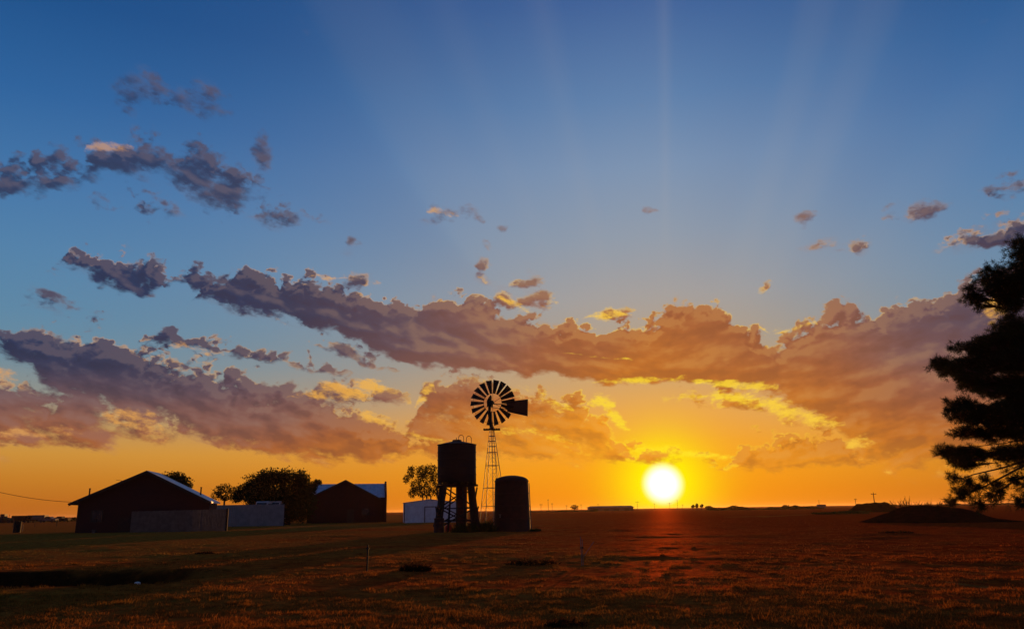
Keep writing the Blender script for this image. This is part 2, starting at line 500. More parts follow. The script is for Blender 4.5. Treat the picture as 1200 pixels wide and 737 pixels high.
class MB:
    """gathers shapes; build() links them as one mesh object"""
    def __init__(self):
        self.v, self.f = [], []

    def add(self, verts, faces):
        k = len(self.v)
        self.v.extend(tuple(v) for v in verts)
        self.f.extend(tuple(i + k for i in f) for f in faces)
        return self

    def box(self, c, s, rz=0.0, M=None):
        hx, hy, hz = s[0] / 2, s[1] / 2, s[2] / 2
        q = Matrix.Rotation(rz, 3, 'Z') if M is None else M
        c = Vector(c)
        vs_ = [c + q @ Vector((x * hx, y * hy, z * hz)) for z in (-1, 1) for x, y in ((-1, -1), (1, -1), (1, 1), (-1, 1))]
        return self.add(vs_, [(3, 2, 1, 0), (4, 5, 6, 7), (0, 1, 5, 4), (1, 2, 6, 5), (2, 3, 7, 6), (3, 0, 4, 7)])

    def tube(self, a, b, r0, r1=None, n=8, cap=True):
        a, b = Vector(a), Vector(b)
        r1 = r0 if r1 is None else r1
        d = (b - a).normalized()
        u = d.orthogonal().normalized()
        w = d.cross(u)
        vs_ = []
        for c, r in ((a, r0), (b, r1)):
            for i in range(n):
                t = 2 * math.pi * i / n
                vs_.append(c + (u * math.cos(t) + w * math.sin(t)) * r)
        fs = [(i, (i + 1) % n, n + (i + 1) % n, n + i) for i in range(n)]
        if cap:
            fs += [tuple(range(n - 1, -1, -1)), tuple(range(n, 2 * n))]
        return self.add(vs_, fs)

    def path(self, pts, r, n=6):
        pts = [Vector(p) for p in pts]
        rs = r if isinstance(r, (list, tuple)) else [r] * len(pts)
        vs_ = []
        u = None
        for i, p in enumerate(pts):
            d = (pts[min(i + 1, len(pts) - 1)] - pts[max(i - 1, 0)]).normalized()
            u = d.orthogonal().normalized() if u is None else (u - d * u.dot(d)).normalized()
            w = d.cross(u)
            for k in range(n):
                t = 2 * math.pi * k / n
                vs_.append(p + (u * math.cos(t) + w * math.sin(t)) * rs[i])
        fs = []
        for i in range(len(pts) - 1):
            for k in range(n):
                fs.append((i * n + k, i * n + (k + 1) % n, (i + 1) * n + (k + 1) % n, (i + 1) * n + k))
        fs += [tuple(range(n - 1, -1, -1)), tuple(range((len(pts) - 1) * n, len(pts) * n))]
        return self.add(vs_, fs)

    def lathe(self, prof, n=40, c=(0, 0, 0), capb=True, capt=True):
        vs_, fs = [], []
        for r, z in prof:
            for i in range(n):
                t = 2 * math.pi * i / n
                vs_.append((c[0] + r * math.cos(t), c[1] + r * math.sin(t), c[2] + z))
        m = len(prof)
        for j in range(m - 1):
            for i in range(n):
                fs.append((j * n + i, j * n + (i + 1) % n, (j + 1) * n + (i + 1) % n, (j + 1) * n + i))
        if capb:
            fs.append(tuple(range(n - 1, -1, -1)))
        if capt:
            fs.append(tuple(range((m - 1) * n, m * n)))
        return self.add(vs_, fs)

    def prism(self, poly, off):
        """poly: 3-D outline, off: the vector it is extruded along"""
        off = Vector(off)
        n = len(poly)
        a = [Vector(p) for p in poly]
        vs_ = a + [p + off for p in a]
        fs = [tuple(range(n)), tuple(range(2 * n - 1, n - 1, -1))]
        fs += [(i, n + i, n + (i + 1) % n, (i + 1) % n) for i in range(n)]
        return self.add(vs_, fs)

    def build(self, name, m, parent=None, smooth=False, loc=None):
        me = bpy.data.meshes.new(name)
        me.from_pydata(self.v, [], self.f)
        bm = bmesh.new()
        bm.from_mesh(me)
        bmesh.ops.recalc_face_normals(bm, faces=bm.faces)
        bm.to_mesh(me)
        bm.free()
        return link(name, me, m, parent, smooth, loc)


def link(name, me, m, parent=None, smooth=False, loc=None):
    if m is not None:
        me.materials.append(m)
    if smooth:
        me.shade_smooth()
        try:
            me.set_sharp_from_angle(angle=R(40))
        except Exception:
            pass
    o = bpy.data.objects.new(name, me)
    scene.collection.objects.link(o)
    if parent is not None:
        o.parent = parent
    if loc is not None:
        o.location = loc
    return o


def fast_mesh(name, V, F, m, parent=None):
    """V (n,3) and F (k,3|4) as arrays"""
    me = bpy.data.meshes.new(name)
    V = np.asarray(V, np.float32)
    F = np.asarray(F, np.int32)
    k, c = F.shape
    me.vertices.add(len(V))
    me.vertices.foreach_set("co", V.ravel())
    me.loops.add(k * c)
    me.loops.foreach_set("vertex_index", F.ravel())
    me.polygons.add(k)
    me.polygons.foreach_set("loop_start", np.arange(0, k * c, c, dtype=np.int32))
    me.polygons.foreach_set("loop_total", np.full(k, c, np.int32))
    me.update(calc_edges=True)
    return link(name, me, m, parent)


def tag(o, label=None, cat=None, group=None, kind=None):
    if label:
        o["label"] = label
    if cat:
        o["category"] = cat
    if group:
        o["group"] = group
    if kind:
        o["kind"] = kind
    return o


def thing(name, label, cat, loc=(0, 0, 0), rz=0.0, group=None):
    o = bpy.data.objects.new(name, None)
    o.empty_display_size = 0.3
    scene.collection.objects.link(o)
    o.location = loc
    o.rotation_euler = (0, 0, rz)
    return tag(o, label, cat, group)


# ------------------------------------------------------------------ materials
def mat(name, col, rough=0.8, var=0.35, scale=3.0, metal=0.0, bump=0.0, bscale=30.0, col2=None, spec=0.3):
    m = bpy.data.materials.new(name)
    m.use_nodes = True
    t = m.node_tree
    b = t.nodes['Principled BSDF']
    g_ = t.nodes.new('ShaderNodeTexCoord')
    v = S(t, g_.outputs['Object'])
    n = noise(t, v, scale, 6, 0.62)
    dark = tuple(c * (1 - var) for c in col)
    lite = tuple(min(1, c * (1 + var)) for c in col) if col2 is None else col2
    c = mixc(t, n.smooth(0.32, 0.68), dark, lite)
    t.links.new(c.s, b.inputs['Base Color'])
    b.inputs['Metallic'].default_value = metal
    b.inputs['Specular IOR Level'].default_value = spec
    r_ = (n - 0.5) * 0.3 + rough
    t.links.new(r_.s, b.inputs['Roughness'])
    if bump:
        bn = t.nodes.new('ShaderNodeBump')
        bn.inputs['Strength'].default_value = bump
        bn.inputs['Distance'].default_value = 0.02
        h = noise(t, v, bscale, 4, 0.6)
        t.links.new(h.s, bn.inputs['Height'])
        t.links.new(bn.outputs[0], b.inputs['Normal'])
    return m


def ribbed(name, col, pitch, axis=0, rough=0.45, metal=0.6, var=0.2):
    """sheet metal with raised ribs"""
    m = mat(name, col, rough, var, 1.4, metal)
    t = m.node_tree
    b = t.nodes['Principled BSDF']
    g_ = t.nodes.new('ShaderNodeTexCoord')
    s_ = t.nodes.new('ShaderNodeSeparateXYZ')
    t.links.new(g_.outputs['Object'], s_.inputs[0])
    w = (S(t, s_.outputs[axis]) * (2 * math.pi / pitch))._m('SINE').smooth(0.2, 1.0)
    bn = t.nodes.new('ShaderNodeBump')
    bn.inputs['Strength'].default_value = 0.8
    bn.inputs['Distance'].default_value = 0.03
    t.links.new(w.s, bn.inputs['Height'])
    t.links.new(bn.outputs[0], b.inputs['Normal'])
    return m


def leafmat(name, col, col2, trans=0.3):
    m = bpy.data.materials.new(name)
    m.use_nodes = True
    t = m.node_tree
    t.nodes.clear()
    geo = t.nodes.new('ShaderNodeNewGeometry')
    r_ = S(t, geo.outputs['Random Per Island'])
    c = mixc(t, r_, col, col2)
    d = t.nodes.new('ShaderNodeBsdfDiffuse')
    tr = t.nodes.new('ShaderNodeBsdfTranslucent')
    t.links.new(c.s, d.inputs[0])
    t.links.new(c.s, tr.inputs[0])
    mx = t.nodes.new('ShaderNodeMixShader')
    mx.inputs[0].default_value = trans
    t.links.new(d.outputs[0], mx.inputs[1])
    t.links.new(tr.outputs[0], mx.inputs[2])
    o = t.nodes.new('ShaderNodeOutputMaterial')
    t.links.new(mx.outputs[0], o.inputs[0])
    return m


def brick(name, c1, c2, mortar):
    m = bpy.data.materials.new(name)
    m.use_nodes = True
    t = m.node_tree
    b = t.nodes['Principled BSDF']
    g_ = t.nodes.new('ShaderNodeTexCoord')
    s_ = t.nodes.new('ShaderNodeSeparateXYZ')
    t.links.new(g_.outputs['Object'], s_.inputs[0])
    v = vec(t, S(t, s_.outputs[0]) + S(t, s_.outputs[1]), S(t, s_.outputs[2]), 0.0)
    br = t.nodes.new('ShaderNodeTexBrick')
    t.links.new(v.s, br.inputs['Vector'])
    br.inputs['Color1'].default_value = (*c1, 1)
    br.inputs['Color2'].default_value = (*c2, 1)
    br.inputs['Mortar'].default_value = (*mortar, 1)
    br.inputs['Scale'].default_value = 1.0
    br.inputs['Brick Width'].default_value = 0.25
    br.inputs['Row Height'].default_value = 0.09
    br.inputs['Mortar Size'].default_value = 0.01
    t.links.new(br.outputs['Color'], b.inputs['Base Color'])
    b.inputs['Roughness'].default_value = 0.9
    return m


M = dict(
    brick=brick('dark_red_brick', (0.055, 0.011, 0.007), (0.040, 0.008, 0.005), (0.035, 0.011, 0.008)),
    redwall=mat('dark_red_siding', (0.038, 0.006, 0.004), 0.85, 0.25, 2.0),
    roofmetal=ribbed('galvanised_roof_sheet', (0.40, 0.46, 0.52), 0.6, 0, 0.5, 0.3),
    trim=mat('dark_trim_paint', (0.035, 0.022, 0.018), 0.7, 0.2),
    door=mat('brown_door_paint', (0.04, 0.016, 0.01), 0.7),
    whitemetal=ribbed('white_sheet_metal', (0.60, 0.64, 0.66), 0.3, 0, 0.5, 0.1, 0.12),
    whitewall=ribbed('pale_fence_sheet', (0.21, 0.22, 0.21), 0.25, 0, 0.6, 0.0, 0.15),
    greywood=mat('weathered_board', (0.15, 0.105, 0.075), 0.9, 0.2, 2.0, bump=0.4),
    timber=mat('old_timber', (0.030, 0.018, 0.013), 0.9, 0.4, 4.0, bump=0.5),
    redtimber=mat('red_stained_boards', (0.07, 0.018, 0.014), 0.9, 0.35, 4.0, bump=0.5),
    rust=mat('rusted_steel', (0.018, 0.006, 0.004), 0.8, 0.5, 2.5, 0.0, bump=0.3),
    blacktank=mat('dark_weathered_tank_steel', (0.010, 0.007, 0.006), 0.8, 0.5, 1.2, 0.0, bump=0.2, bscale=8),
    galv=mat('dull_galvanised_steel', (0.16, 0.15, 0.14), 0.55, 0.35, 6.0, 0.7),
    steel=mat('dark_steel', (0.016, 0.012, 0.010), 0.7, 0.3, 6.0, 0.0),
    barrel=mat('rusty_drum', (0.05, 0.014, 0.008), 0.7, 0.5, 6.0, 0.2),
    redplastic=mat('red_plastic', (0.42, 0.035, 0.03), 0.45, 0.2, 4.0),
    white=mat('white_paint', (0.72, 0.72, 0.70), 0.5, 0.1, 4.0),
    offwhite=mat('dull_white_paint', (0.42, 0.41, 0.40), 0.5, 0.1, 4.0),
    glass=mat('dark_glass', (0.015, 0.018, 0.02), 0.1, 0.1, 2.0, spec=0.6),
    rubber=mat('black_rubber', (0.015, 0.015, 0.015), 0.8, 0.2),
    bark=mat('bark', (0.045, 0.030, 0.022), 0.95, 0.4, 8.0, bump=0.8),
    leaf=leafmat('dark_leaves', (0.025, 0.035, 0.012), (0.05, 0.06, 0.02), 0.25),
    needle=leafmat('pine_needles', (0.018, 0.026, 0.012), (0.035, 0.042, 0.018), 0.15),
    weed=leafmat('dry_weeds', (0.030, 0.014, 0.006), (0.06, 0.026, 0.010), 0.3),
    pole=mat('pole_wood', (0.05, 0.035, 0.028), 0.9, 0.3),
    farwall=mat('far_building_sheet', (0.09, 0.04, 0.028), 0.7, 0.2, 0.2),
    tractor=mat('dull_green_paint', (0.03, 0.06, 0.02), 0.5, 0.3),
    dust=mat('dusty_grey_paint', (0.10, 0.09, 0.085), 0.6, 0.3),
    sunlit_dirt=mat('bare_dirt_sunlit_tone', (0.34, 0.11, 0.022), 0.95, 0.4, 1.5, bump=0.6, spec=0.0),  # bare dirt, with the brightness of sunlight put into its colour
    mound=mat('dark_dumped_earth', (0.026, 0.007, 0.004), 0.97, 0.4, 2.0, bump=0.8, bscale=6, spec=0.0),
)


# =================================================================== the ground
def vnoise(x, y, seed):
    """smooth lattice noise in [-1, 1]"""
    xi, yi = np.floor(x).astype(np.int64), np.floor(y).astype(np.int64)
    fx, fy = x - xi, y - yi
    fx, fy = fx * fx * (3 - 2 * fx), fy * fy * (3 - 2 * fy)

    def h(a, b):
        n = (a * 374761393 + b * 668265263 + seed * 1442695041) & 0xFFFFFFFF
        n = ((n ^ (n >> 13)) * 1274126177) & 0xFFFFFFFF
        return ((n ^ (n >> 16)) & 0xFFFF) / 32767.5 - 1
    a, b, c, d = h(xi, yi), h(xi + 1, yi), h(xi, yi + 1), h(xi + 1, yi + 1)
    return a + (b - a) * fx + (c - a) * fy + (a - b - c + d) * fx * fy


def sstep(a, b, x):
    t = np.clip((x - a) / (b - a), 0, 1)
    return t * t * (3 - 2 * t)


DITCH_A, DITCH_B = gp(-260, 684), gp(232, 677)      # the dry ditch on the left
_da = np.array(DITCH_A[:2])
_db = np.array(DITCH_B[:2])


def height(x, y):
    x, y = np.asarray(x, float), np.asarray(y, float)
    r = np.hypot(x, y)
    z = 0.016 * vnoise(x / 0.55, y / 0.55, 1) * (1 - sstep(30, 60, r))
    z += 0.030 * vnoise(x / 1.9, y / 1.9, 2) * (1 - sstep(60, 120, r))
    z += 0.045 * vnoise(x / 7.0, y / 7.0, 3) * (1 - sstep(90, 200, r))
    z += 0.05 * vnoise(x / 23.0, y / 23.0, 4) * (1 - 0.5 * sstep(45, 60, r))
    ab = _db - _da
    L = np.hypot(*ab)
    u = ((x - _da[0]) * ab[0] + (y - _da[1]) * ab[1]) / L
    w = (-(x - _da[0]) * ab[1] + (y - _da[1]) * ab[0]) / L + 0.5 * vnoise(x / 4.0, y / 4.0, 8)
    prof = 1 - sstep(1.3, 2.4, np.abs(w))
    z = z - 0.62 * prof * (1 - sstep(L - 3.0, L + 0.8, u)) * sstep(-1, 1, u)
    return z


def ground_z(p):
    return float(height(p[0], p[1]))


def build_ground():
    az = np.concatenate([np.arange(-46, 46, 0.13), np.arange(46, 314, 2.2)]) * math.pi / 180
    r = [0.6]
    while r[-1] < 9000:
        r.append(r[-1] * (1.011 if 9 < r[-1] < 90 else 1.05))
    r = np.array(r)
    A, Rr = np.meshgrid(az, r)
    X, Y = Rr * np.sin(A), Rr * np.cos(A)
    Z = height(X, Y)
    n, m_ = A.shape
    V = np.stack([X.ravel(), Y.ravel(), Z.ravel()], 1)
    i = np.arange(n - 1)[:, None]
    j = np.arange(m_)[None, :]
    j2 = (j + 1) % m_
    F = np.stack([(i * m_ + j).ravel(), (i * m_ + j2).ravel(), ((i + 1) * m_ + j2).ravel(), ((i + 1) * m_ + j).ravel()], 1)
    V = np.vstack([V, [[0, 0, float(height(0, 0))]]])
    c = len(V) - 1
    # the small disc under the camera, as degenerate-free triangles packed as quads
    F2 = np.stack([np.full(m_ // 2, c), (2 * np.arange(m_ // 2)) % m_, (2 * np.arange(m_ // 2) + 1) % m_, (2 * np.arange(m_ // 2) + 2) % m_], 1)
    F = np.vstack([F, F2])
    F = F[:, ::-1]
    m = bpy.data.materials.new('dry_pasture')
    m.use_nodes = True
    t = m.node_tree
    b = t.nodes['Principled BSDF']
    g_ = t.nodes.new('ShaderNodeTexCoord')
    v = S(t, g_.outputs['Object'])
    s_ = t.nodes.new('ShaderNodeSeparateXYZ')
    t.links.new(v.s, s_.inputs[0])
    x, y = S(t, s_.outputs[0]), S(t, s_.outputs[1])
    big = noise(t, v, 0.06, 4, 0.55)
    mid = noise(t, v, 0.55, 5, 0.62)
    fine = noise(t, vec(t, x, y * 0.8, 0.0), 2.2, 8, 0.72)
    strip = noise(t, vec(t, x * 0.25, y, 0.0), 0.12, 4, 0.6)
    green = ((big - 0.5) * 2.4 + (strip - 0.5) * 1.6 - x * 0.028 + 0.22).smooth(0.0, 0.9)
    dry = mixc(t, mid.smooth(0.35, 0.65), G_DRY, G_DIRT)
    clump = noise(t, v, 0.42, 6, 0.68)
    dry = mixc(t, clump.smooth(0.52, 0.66) * 0.75, dry, (0.035, 0.012, 0.004))
    dry = mixc(t, (1.0 - clump.smooth(0.34, 0.44)) * 0.6, dry, (0.36, 0.12, 0.025))
    red = (x * 0.022 + (mid - 0.5) * 0.8).smooth(-0.1, 0.7)  # red soil to the right, with lens-flare redness put into the colour
    dry = mixc(t, red * 0.95, dry, mixc(t, clump, (0.21, 0.020, 0.004), (0.10, 0.010, 0.003)))
    c_ = mixc(t, green, dry, G_GREEN)
    c_ = mixc(t, fine.smooth(0.42, 0.62) * 0.85, c_, mixc(t, 0.72, c_, (0.01, 0.007, 0.004)))
    far_ = (y.smooth(120, 600))
    c_ = mixc(t, far_ * 0.8, c_, mixc(t, strip.smooth(0.4, 0.6), (0.13, 0.022, 0.005), (0.20, 0.042, 0.009)))
    # shade inside the ditch, painted near-black into the ground colour
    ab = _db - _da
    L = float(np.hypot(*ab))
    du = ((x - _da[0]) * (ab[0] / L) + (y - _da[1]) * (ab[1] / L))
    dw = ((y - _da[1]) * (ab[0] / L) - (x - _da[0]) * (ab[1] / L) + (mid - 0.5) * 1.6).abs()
    ditch_shade = (1.0 - dw.smooth(2.2, 3.0)) * (1.0 - du.smooth(L - 2.5, L + 1.0))
    c_ = mixc(t, ditch_shade * 0.92, c_, (0.012, 0.008, 0.005))
    bn = t.nodes.new('ShaderNodeBump')
    bn.inputs['Strength'].default_value = 1.0
    bn.inputs['Distance'].default_value = 0.09
    hh = noise(t, v, 3.2, 8, 0.72)
    t.links.new(hh.s, bn.inputs['Height'])
    t.nodes.remove(b)
    df = t.nodes.new('ShaderNodeBsdfDiffuse')
    df.inputs['Roughness'].default_value = 0.6
    t.links.new(c_.s, df.inputs['Color'])
    gl = t.nodes.new('ShaderNodeBsdfGlossy')
    gl.inputs['Color'].default_value = (0.85, 0.15, 0.022, 1)
    gl.inputs['Roughness'].default_value = 0.72
    mx = t.nodes.new('ShaderNodeMixShader')
    gf = (0.22 - hh.smooth(0.40, 0.62) * 0.16) * (1.0 - ditch_shade * 0.9)
    t.links.new(gf.s, mx.inputs[0])
    t.links.new(df.outputs[0], mx.inputs[1])
    t.links.new(gl.outputs[0], mx.inputs[2])
    for nd in (df, gl):
        t.links.new(bn.outputs[0], nd.inputs['Normal'])
    t.links.new(mx.outputs[0], t.nodes['Material Output'].inputs[0])
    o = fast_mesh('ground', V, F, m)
    tag(o, 'dry red-brown pasture reaching to the horizon', 'ground', kind='structure')
    return o


G_DRY, G_DIRT, G_GREEN = (0.40, 0.125, 0.020), (0.27, 0.060, 0.010), (0.23, 0.155, 0.024)
build_ground()


def ground_patch(name, outline_px, m, label, dz=0.012, n=26):
    """a thin sheet lying on the ground between two image-measured edges (left to right)"""
    top, bot = outline_px
    V, F = [], []
    k = 5
    for i in range(n + 1):
        t = i / n
        def lerp(L):
            f = t * (len(L) - 1)
            a = min(int(f), len(L) - 2)
            return Vector(L[a]).lerp(Vector(L[a + 1]), f - a)
        a = gp(*lerp(top))
        b = gp(*lerp(bot))
        mid_ = a.lerp(b, .5)
        wf = min(1.0, 4.0 * t, 4.0 * (1 - t)) * (.75 + .35 * math.sin(t * 23) * math.sin(t * 9 + 1)) + .02
        a, b = mid_.lerp(a, wf), mid_.lerp(b, wf)
        for j in range(k + 1):
            p = a.lerp(b, j / k)
            ed = dz if 0 < j < k and 0 < i < n else -0.03
            V.append((p.x, p.y, ground_z(p) + ed + 0.01 * (j in (2, 3))))
    for i in range(n):
        for j in range(k):
            q = i * (k + 1) + j
            F.append((q, q + 1, q + k + 2, q + k + 1))
    o = fast_mesh(name, V, F, m)
    tag(o, label, 'ground', kind='structure')
    return o


ground_patch('dirt_path', ([(1105, 683), (1140, 686), (1175, 688), (1330, 692)], [(1105, 684), (1140, 688.5), (1175, 693), (1330, 700)]), M['sunlit_dirt'],
             'bare strip of dirt painted sunlit at the right foreground', dz=0.012)  # the sunlit look of this low bank is painted, not lit
ground_patch('dirt_track', ([(845, 605), (900, 604), (955, 601.5)], [(845, 606), (900, 606), (955, 603)]), M['sunlit_dirt'],
             'pale strip of track in the far field right of the sun', dz=0.02)


# ------------------------------------------------------------------ grass
def build_grass():
    n = 300000
    px = rng.uniform(-90, 1290, n)
    hor = 598 - 0.015 * (px - 600)
    q = rng.random(n) ** 0.85
    py = hor + 13 + q * (758 - hor - 13)
    cx, cy, cz = (np.array(CAM3.col[i]) for i in range(3))
    d = cx[None] * ((px - 600) / FPX)[:, None] + cy[None] * ((368.5 - py) / FPX)[:, None] - cz[None]
    tt = -CAM_H / d[:, 2]
    X, Y = d[:, 0] * tt, d[:, 1] * tt
    # tufts: pull most blades together and leave thinner ground between
    dens = 0.45 + 0.75 * vnoise(X / 0.8, Y / 0.8, 21) + 0.35 * vnoise(X / 3.2, Y / 3.2, 22)
    keep = rng.random(n) < np.clip(dens, 0.12, 1)
    ab = _db - _da
    L = np.hypot(*ab)
    du = ((X - _da[0]) * ab[0] + (Y - _da[1]) * ab[1]) / L
    dw = np.abs((-(X - _da[0]) * ab[1] + (Y - _da[1]) * ab[0]) / L)
    keep &= ~((dw < 2.5) & (du < L - 1.0) & (rng.random(n) < 0.96))
    X, Y = X[keep], Y[keep]
    n = len(X)
    # taller bunches scattered through the sward
    nb_, per = 1500, 55
    bx = rng.uniform(-60, 1260, nb_)
    by = 598 - 0.015 * (bx - 600) + 48 + rng.random(nb_) ** 0.8 * 110
    db = cx[None] * ((bx - 600) / FPX)[:, None] + cy[None] * ((368.5 - by) / FPX)[:, None] - cz[None]
    tb_ = -CAM_H / db[:, 2]
    rad = rng.uniform(.05, .22, nb_)
    ga, gr = rng.random((nb_, per)) * 2 * math.pi, np.sqrt(rng.random((nb_, per))) * rad[:, None]
    BX = (db[:, 0] * tb_)[:, None] + np.cos(ga) * gr * 1.5
    BY = (db[:, 1] * tb_)[:, None] + np.sin(ga) * gr
    bh = (rng.uniform(.035, .085, nb_)[:, None] * rng.uniform(.4, 1.1, (nb_, per))).ravel()
    n0 = n
    X, Y = np.concatenate([X, BX.ravel()]), np.concatenate([Y, BY.ravel()])
    n = len(X)
    r = np.hypot(X, Y)
    Z = height(X, Y)
    hgt = (0.014 + 0.030 * rng.random(n) ** 2) * np.clip(0.85 + 0.6 * vnoise(X / 2.5, Y / 2.5, 23) + 0.55 * vnoise(X / 0.6, Y / 0.6, 24), 0.3, 2.0)
    hgt[n0:] = bh
    tall = rng.random(n) < 0.004
    hgt[tall] *= rng.uniform(1.5, 2.4, tall.sum())
    wid = np.maximum(0.004 + 0.004 * rng.random(n), r * 0.00042)
    a = rng.random(n) * math.pi
    la = rng.random(n) * 2 * math.pi
    ll = hgt * rng.uniform(0.2, 0.9, n)
    b0 = np.stack([X - np.cos(a) * wid, Y - np.sin(a) * wid, Z - 0.01], 1)
    b1 = np.stack([X + np.cos(a) * wid, Y + np.sin(a) * wid, Z - 0.01], 1)
    tp = np.stack([X + np.cos(la) * ll, Y + np.sin(la) * ll, Z + hgt], 1)
    V = np.stack([b0, b1, tp], 1).reshape(-1, 3)
    F = np.arange(3 * n).reshape(-1, 3)
    m = bpy.data.materials.new('dry_grass_blades')
    m.use_nodes = True
    t = m.node_tree
    t.nodes.clear()
    geo = t.nodes.new('ShaderNodeNewGeometry')
    tcg = t.nodes.new('ShaderNodeTexCoord')
    v = S(t, tcg.outputs['Object'])
    s_ = t.nodes.new('ShaderNodeSeparateXYZ')
    t.links.new(v.s, s_.inputs[0])
    x, y = S(t, s_.outputs[0]), S(t, s_.outputs[1])
    rnd = S(t, geo.outputs['Random Per Island'])
    big = noise(t, v, 0.06, 4, 0.55)
    strip = noise(t, vec(t, x * 0.25, y, 0.0), 0.12, 4, 0.6)
    green = ((big - 0.5) * 2.4 + (strip - 0.5) * 1.6 - x * 0.028 + 0.22).smooth(0.0, 0.9)
    c = mixc(t, rnd, (0.16, 0.040, 0.007), (0.40, 0.14, 0.026))
    c = mixc(t, (x * 0.022).smooth(-0.1, 0.7) * 0.9, c, mixc(t, rnd, (0.12, 0.014, 0.003), (0.32, 0.045, 0.009)))  # blades redden rightwards too, partly flare red painted in
    c = mixc(t, green, c, mixc(t, rnd, (0.08, 0.055, 0.010), (0.24, 0.155, 0.026)))
    df = t.nodes.new('ShaderNodeBsdfDiffuse')
    tr = t.nodes.new('ShaderNodeBsdfTranslucent')
    t.links.new(c.s, df.inputs[0])
    t.links.new(c.s, tr.inputs[0])
    mx = t.nodes.new('ShaderNodeMixShader')
    mx.inputs[0].default_value = 0.45
    t.links.new(df.outputs[0], mx.inputs[1])
    t.links.new(tr.outputs[0], mx.inputs[2])
    o_ = t.nodes.new('ShaderNodeOutputMaterial')
    t.links.new(mx.outputs[0], o_.inputs[0])
    o = fast_mesh('grass', V, F, m)
    tag(o, 'short dry grass over the pasture', 'grass', kind='stuff')


build_grass()


# =================================================================== vegetation
def leaf_cloud(blobs, n, size, seed, shell=0.45, gap=-0.35):
    """leaf quads spread through ellipsoids (centre, radii); more towards the shell, in tufts"""
    g_ = np.random.default_rng(seed)
    vol = np.array([b[1][0] * b[1][2] for b in blobs], float)
    pick = g_.choice(len(blobs), n, p=vol / vol.sum())
    C = np.array([b[0] for b in blobs], float)[pick]
    Rd = np.array([b[1] for b in blobs], float)[pick]
    d = g_.normal(size=(n, 3))
    d /= np.linalg.norm(d, axis=1)[:, None]
    rr = (shell + (1 - shell) * g_.random(n)) ** 0.8
    rr *= 1 + 0.22 * vnoise(d[:, 0] * 3.1 + pick * 7.3, d[:, 2] * 3.1 + d[:, 1] * 2.0, seed) + 0.10 * g_.normal(size=n)
    # gaps between tufts
    P = C + d * rr[:, None] * Rd
    hole = vnoise(P[:, 0] / (size * 5) + 3, P[:, 2] / (size * 5) + P[:, 1] / (size * 6), seed + 5)
    keep = hole > gap - 0.5 * g_.random(n)
    P = P[keep]
    n = len(P)
    u = g_.normal(size=(n, 3))
    u /= np.linalg.norm(u, axis=1)[:, None]
    w = np.cross(u, g_.normal(size=(n, 3)))
    w /= np.linalg.norm(w, axis=1)[:, None]
    s = size * g_.uniform(0.6, 1.4, n)[:, None]
    V = np.stack([P - u * s, P + w * s * 0.42, P + u * s, P - w * s * 0.42], 1).reshape(-1, 3)
    return V, np.arange(4 * n).reshape(-1, 4)


def broad_tree(label, base, blobs, n, size, seed, trunk_r=0.25, group=None, m=None, gap=-0.35, stems=1):
    """blobs in metres from the base"""
    t = thing('tree', label, 'tree', base, group=group)
    g_ = random.Random(seed)
    mb = MB()
    lowest = min(b[0][2] - b[1][2] for b in blobs)
    for s in range(stems):
        ox = (s - (stems - 1) / 2) * trunk_r * 4
        fk = Vector((ox * 1.3, 0, max(0.4, lowest + 0.3)))
        mb.path([(ox, 0, -0.2), (ox * 1.1, 0, fk.z * 0.5), fk], [trunk_r * 1.25, trunk_r, trunk_r * 0.85], 8)
        for i, b in enumerate(blobs):
            if i % stems != s:
                continue
            c = Vector(b[0])
            md = fk.lerp(c, 0.5) + Vector((g_.uniform(-.2, .2), g_.uniform(-.2, .2), g_.uniform(0, .3)))
            mb.path([fk, md, c], [trunk_r * 0.55, trunk_r * 0.35, trunk_r * 0.12], 6)
            for k in range(3):
                e = c + Vector((g_.uniform(-1, 1) * b[1][0], g_.uniform(-1, 1) * b[1][1], g_.uniform(0.0, 1) * b[1][2])) * 0.85
                mb.path([md.lerp(c, 0.6), c.lerp(e, 0.5), e], [trunk_r * 0.16, trunk_r * 0.1, trunk_r * 0.04], 5)
    mb.build('trunk', M['bark'], t)
    V, F = leaf_cloud(blobs, n, size, seed, 0.45 if gap > -0.6 else 0.2, gap)
    fast_mesh('crown', V, F, m or M['leaf'], t)
    return t


def px_blobs(items, D, base, depth=0.8):
    """image-measured ellipses (px, py, half w, half h) to crown lobes at depth D"""
    out = []
    k = (ray_y(601, 590, D) - ray_y(600, 590, D)).length
    for i, (px, py, hw, hh) in enumerate(items):
        p = ray_y(px, py, D) - Vector(base)
        p.y += ((i * 37) % 11 / 5.0 - 1.0) * hw * k * 0.5
        out.append((tuple(p), (hw * k, hw * k * depth, hh * k)))
    return out


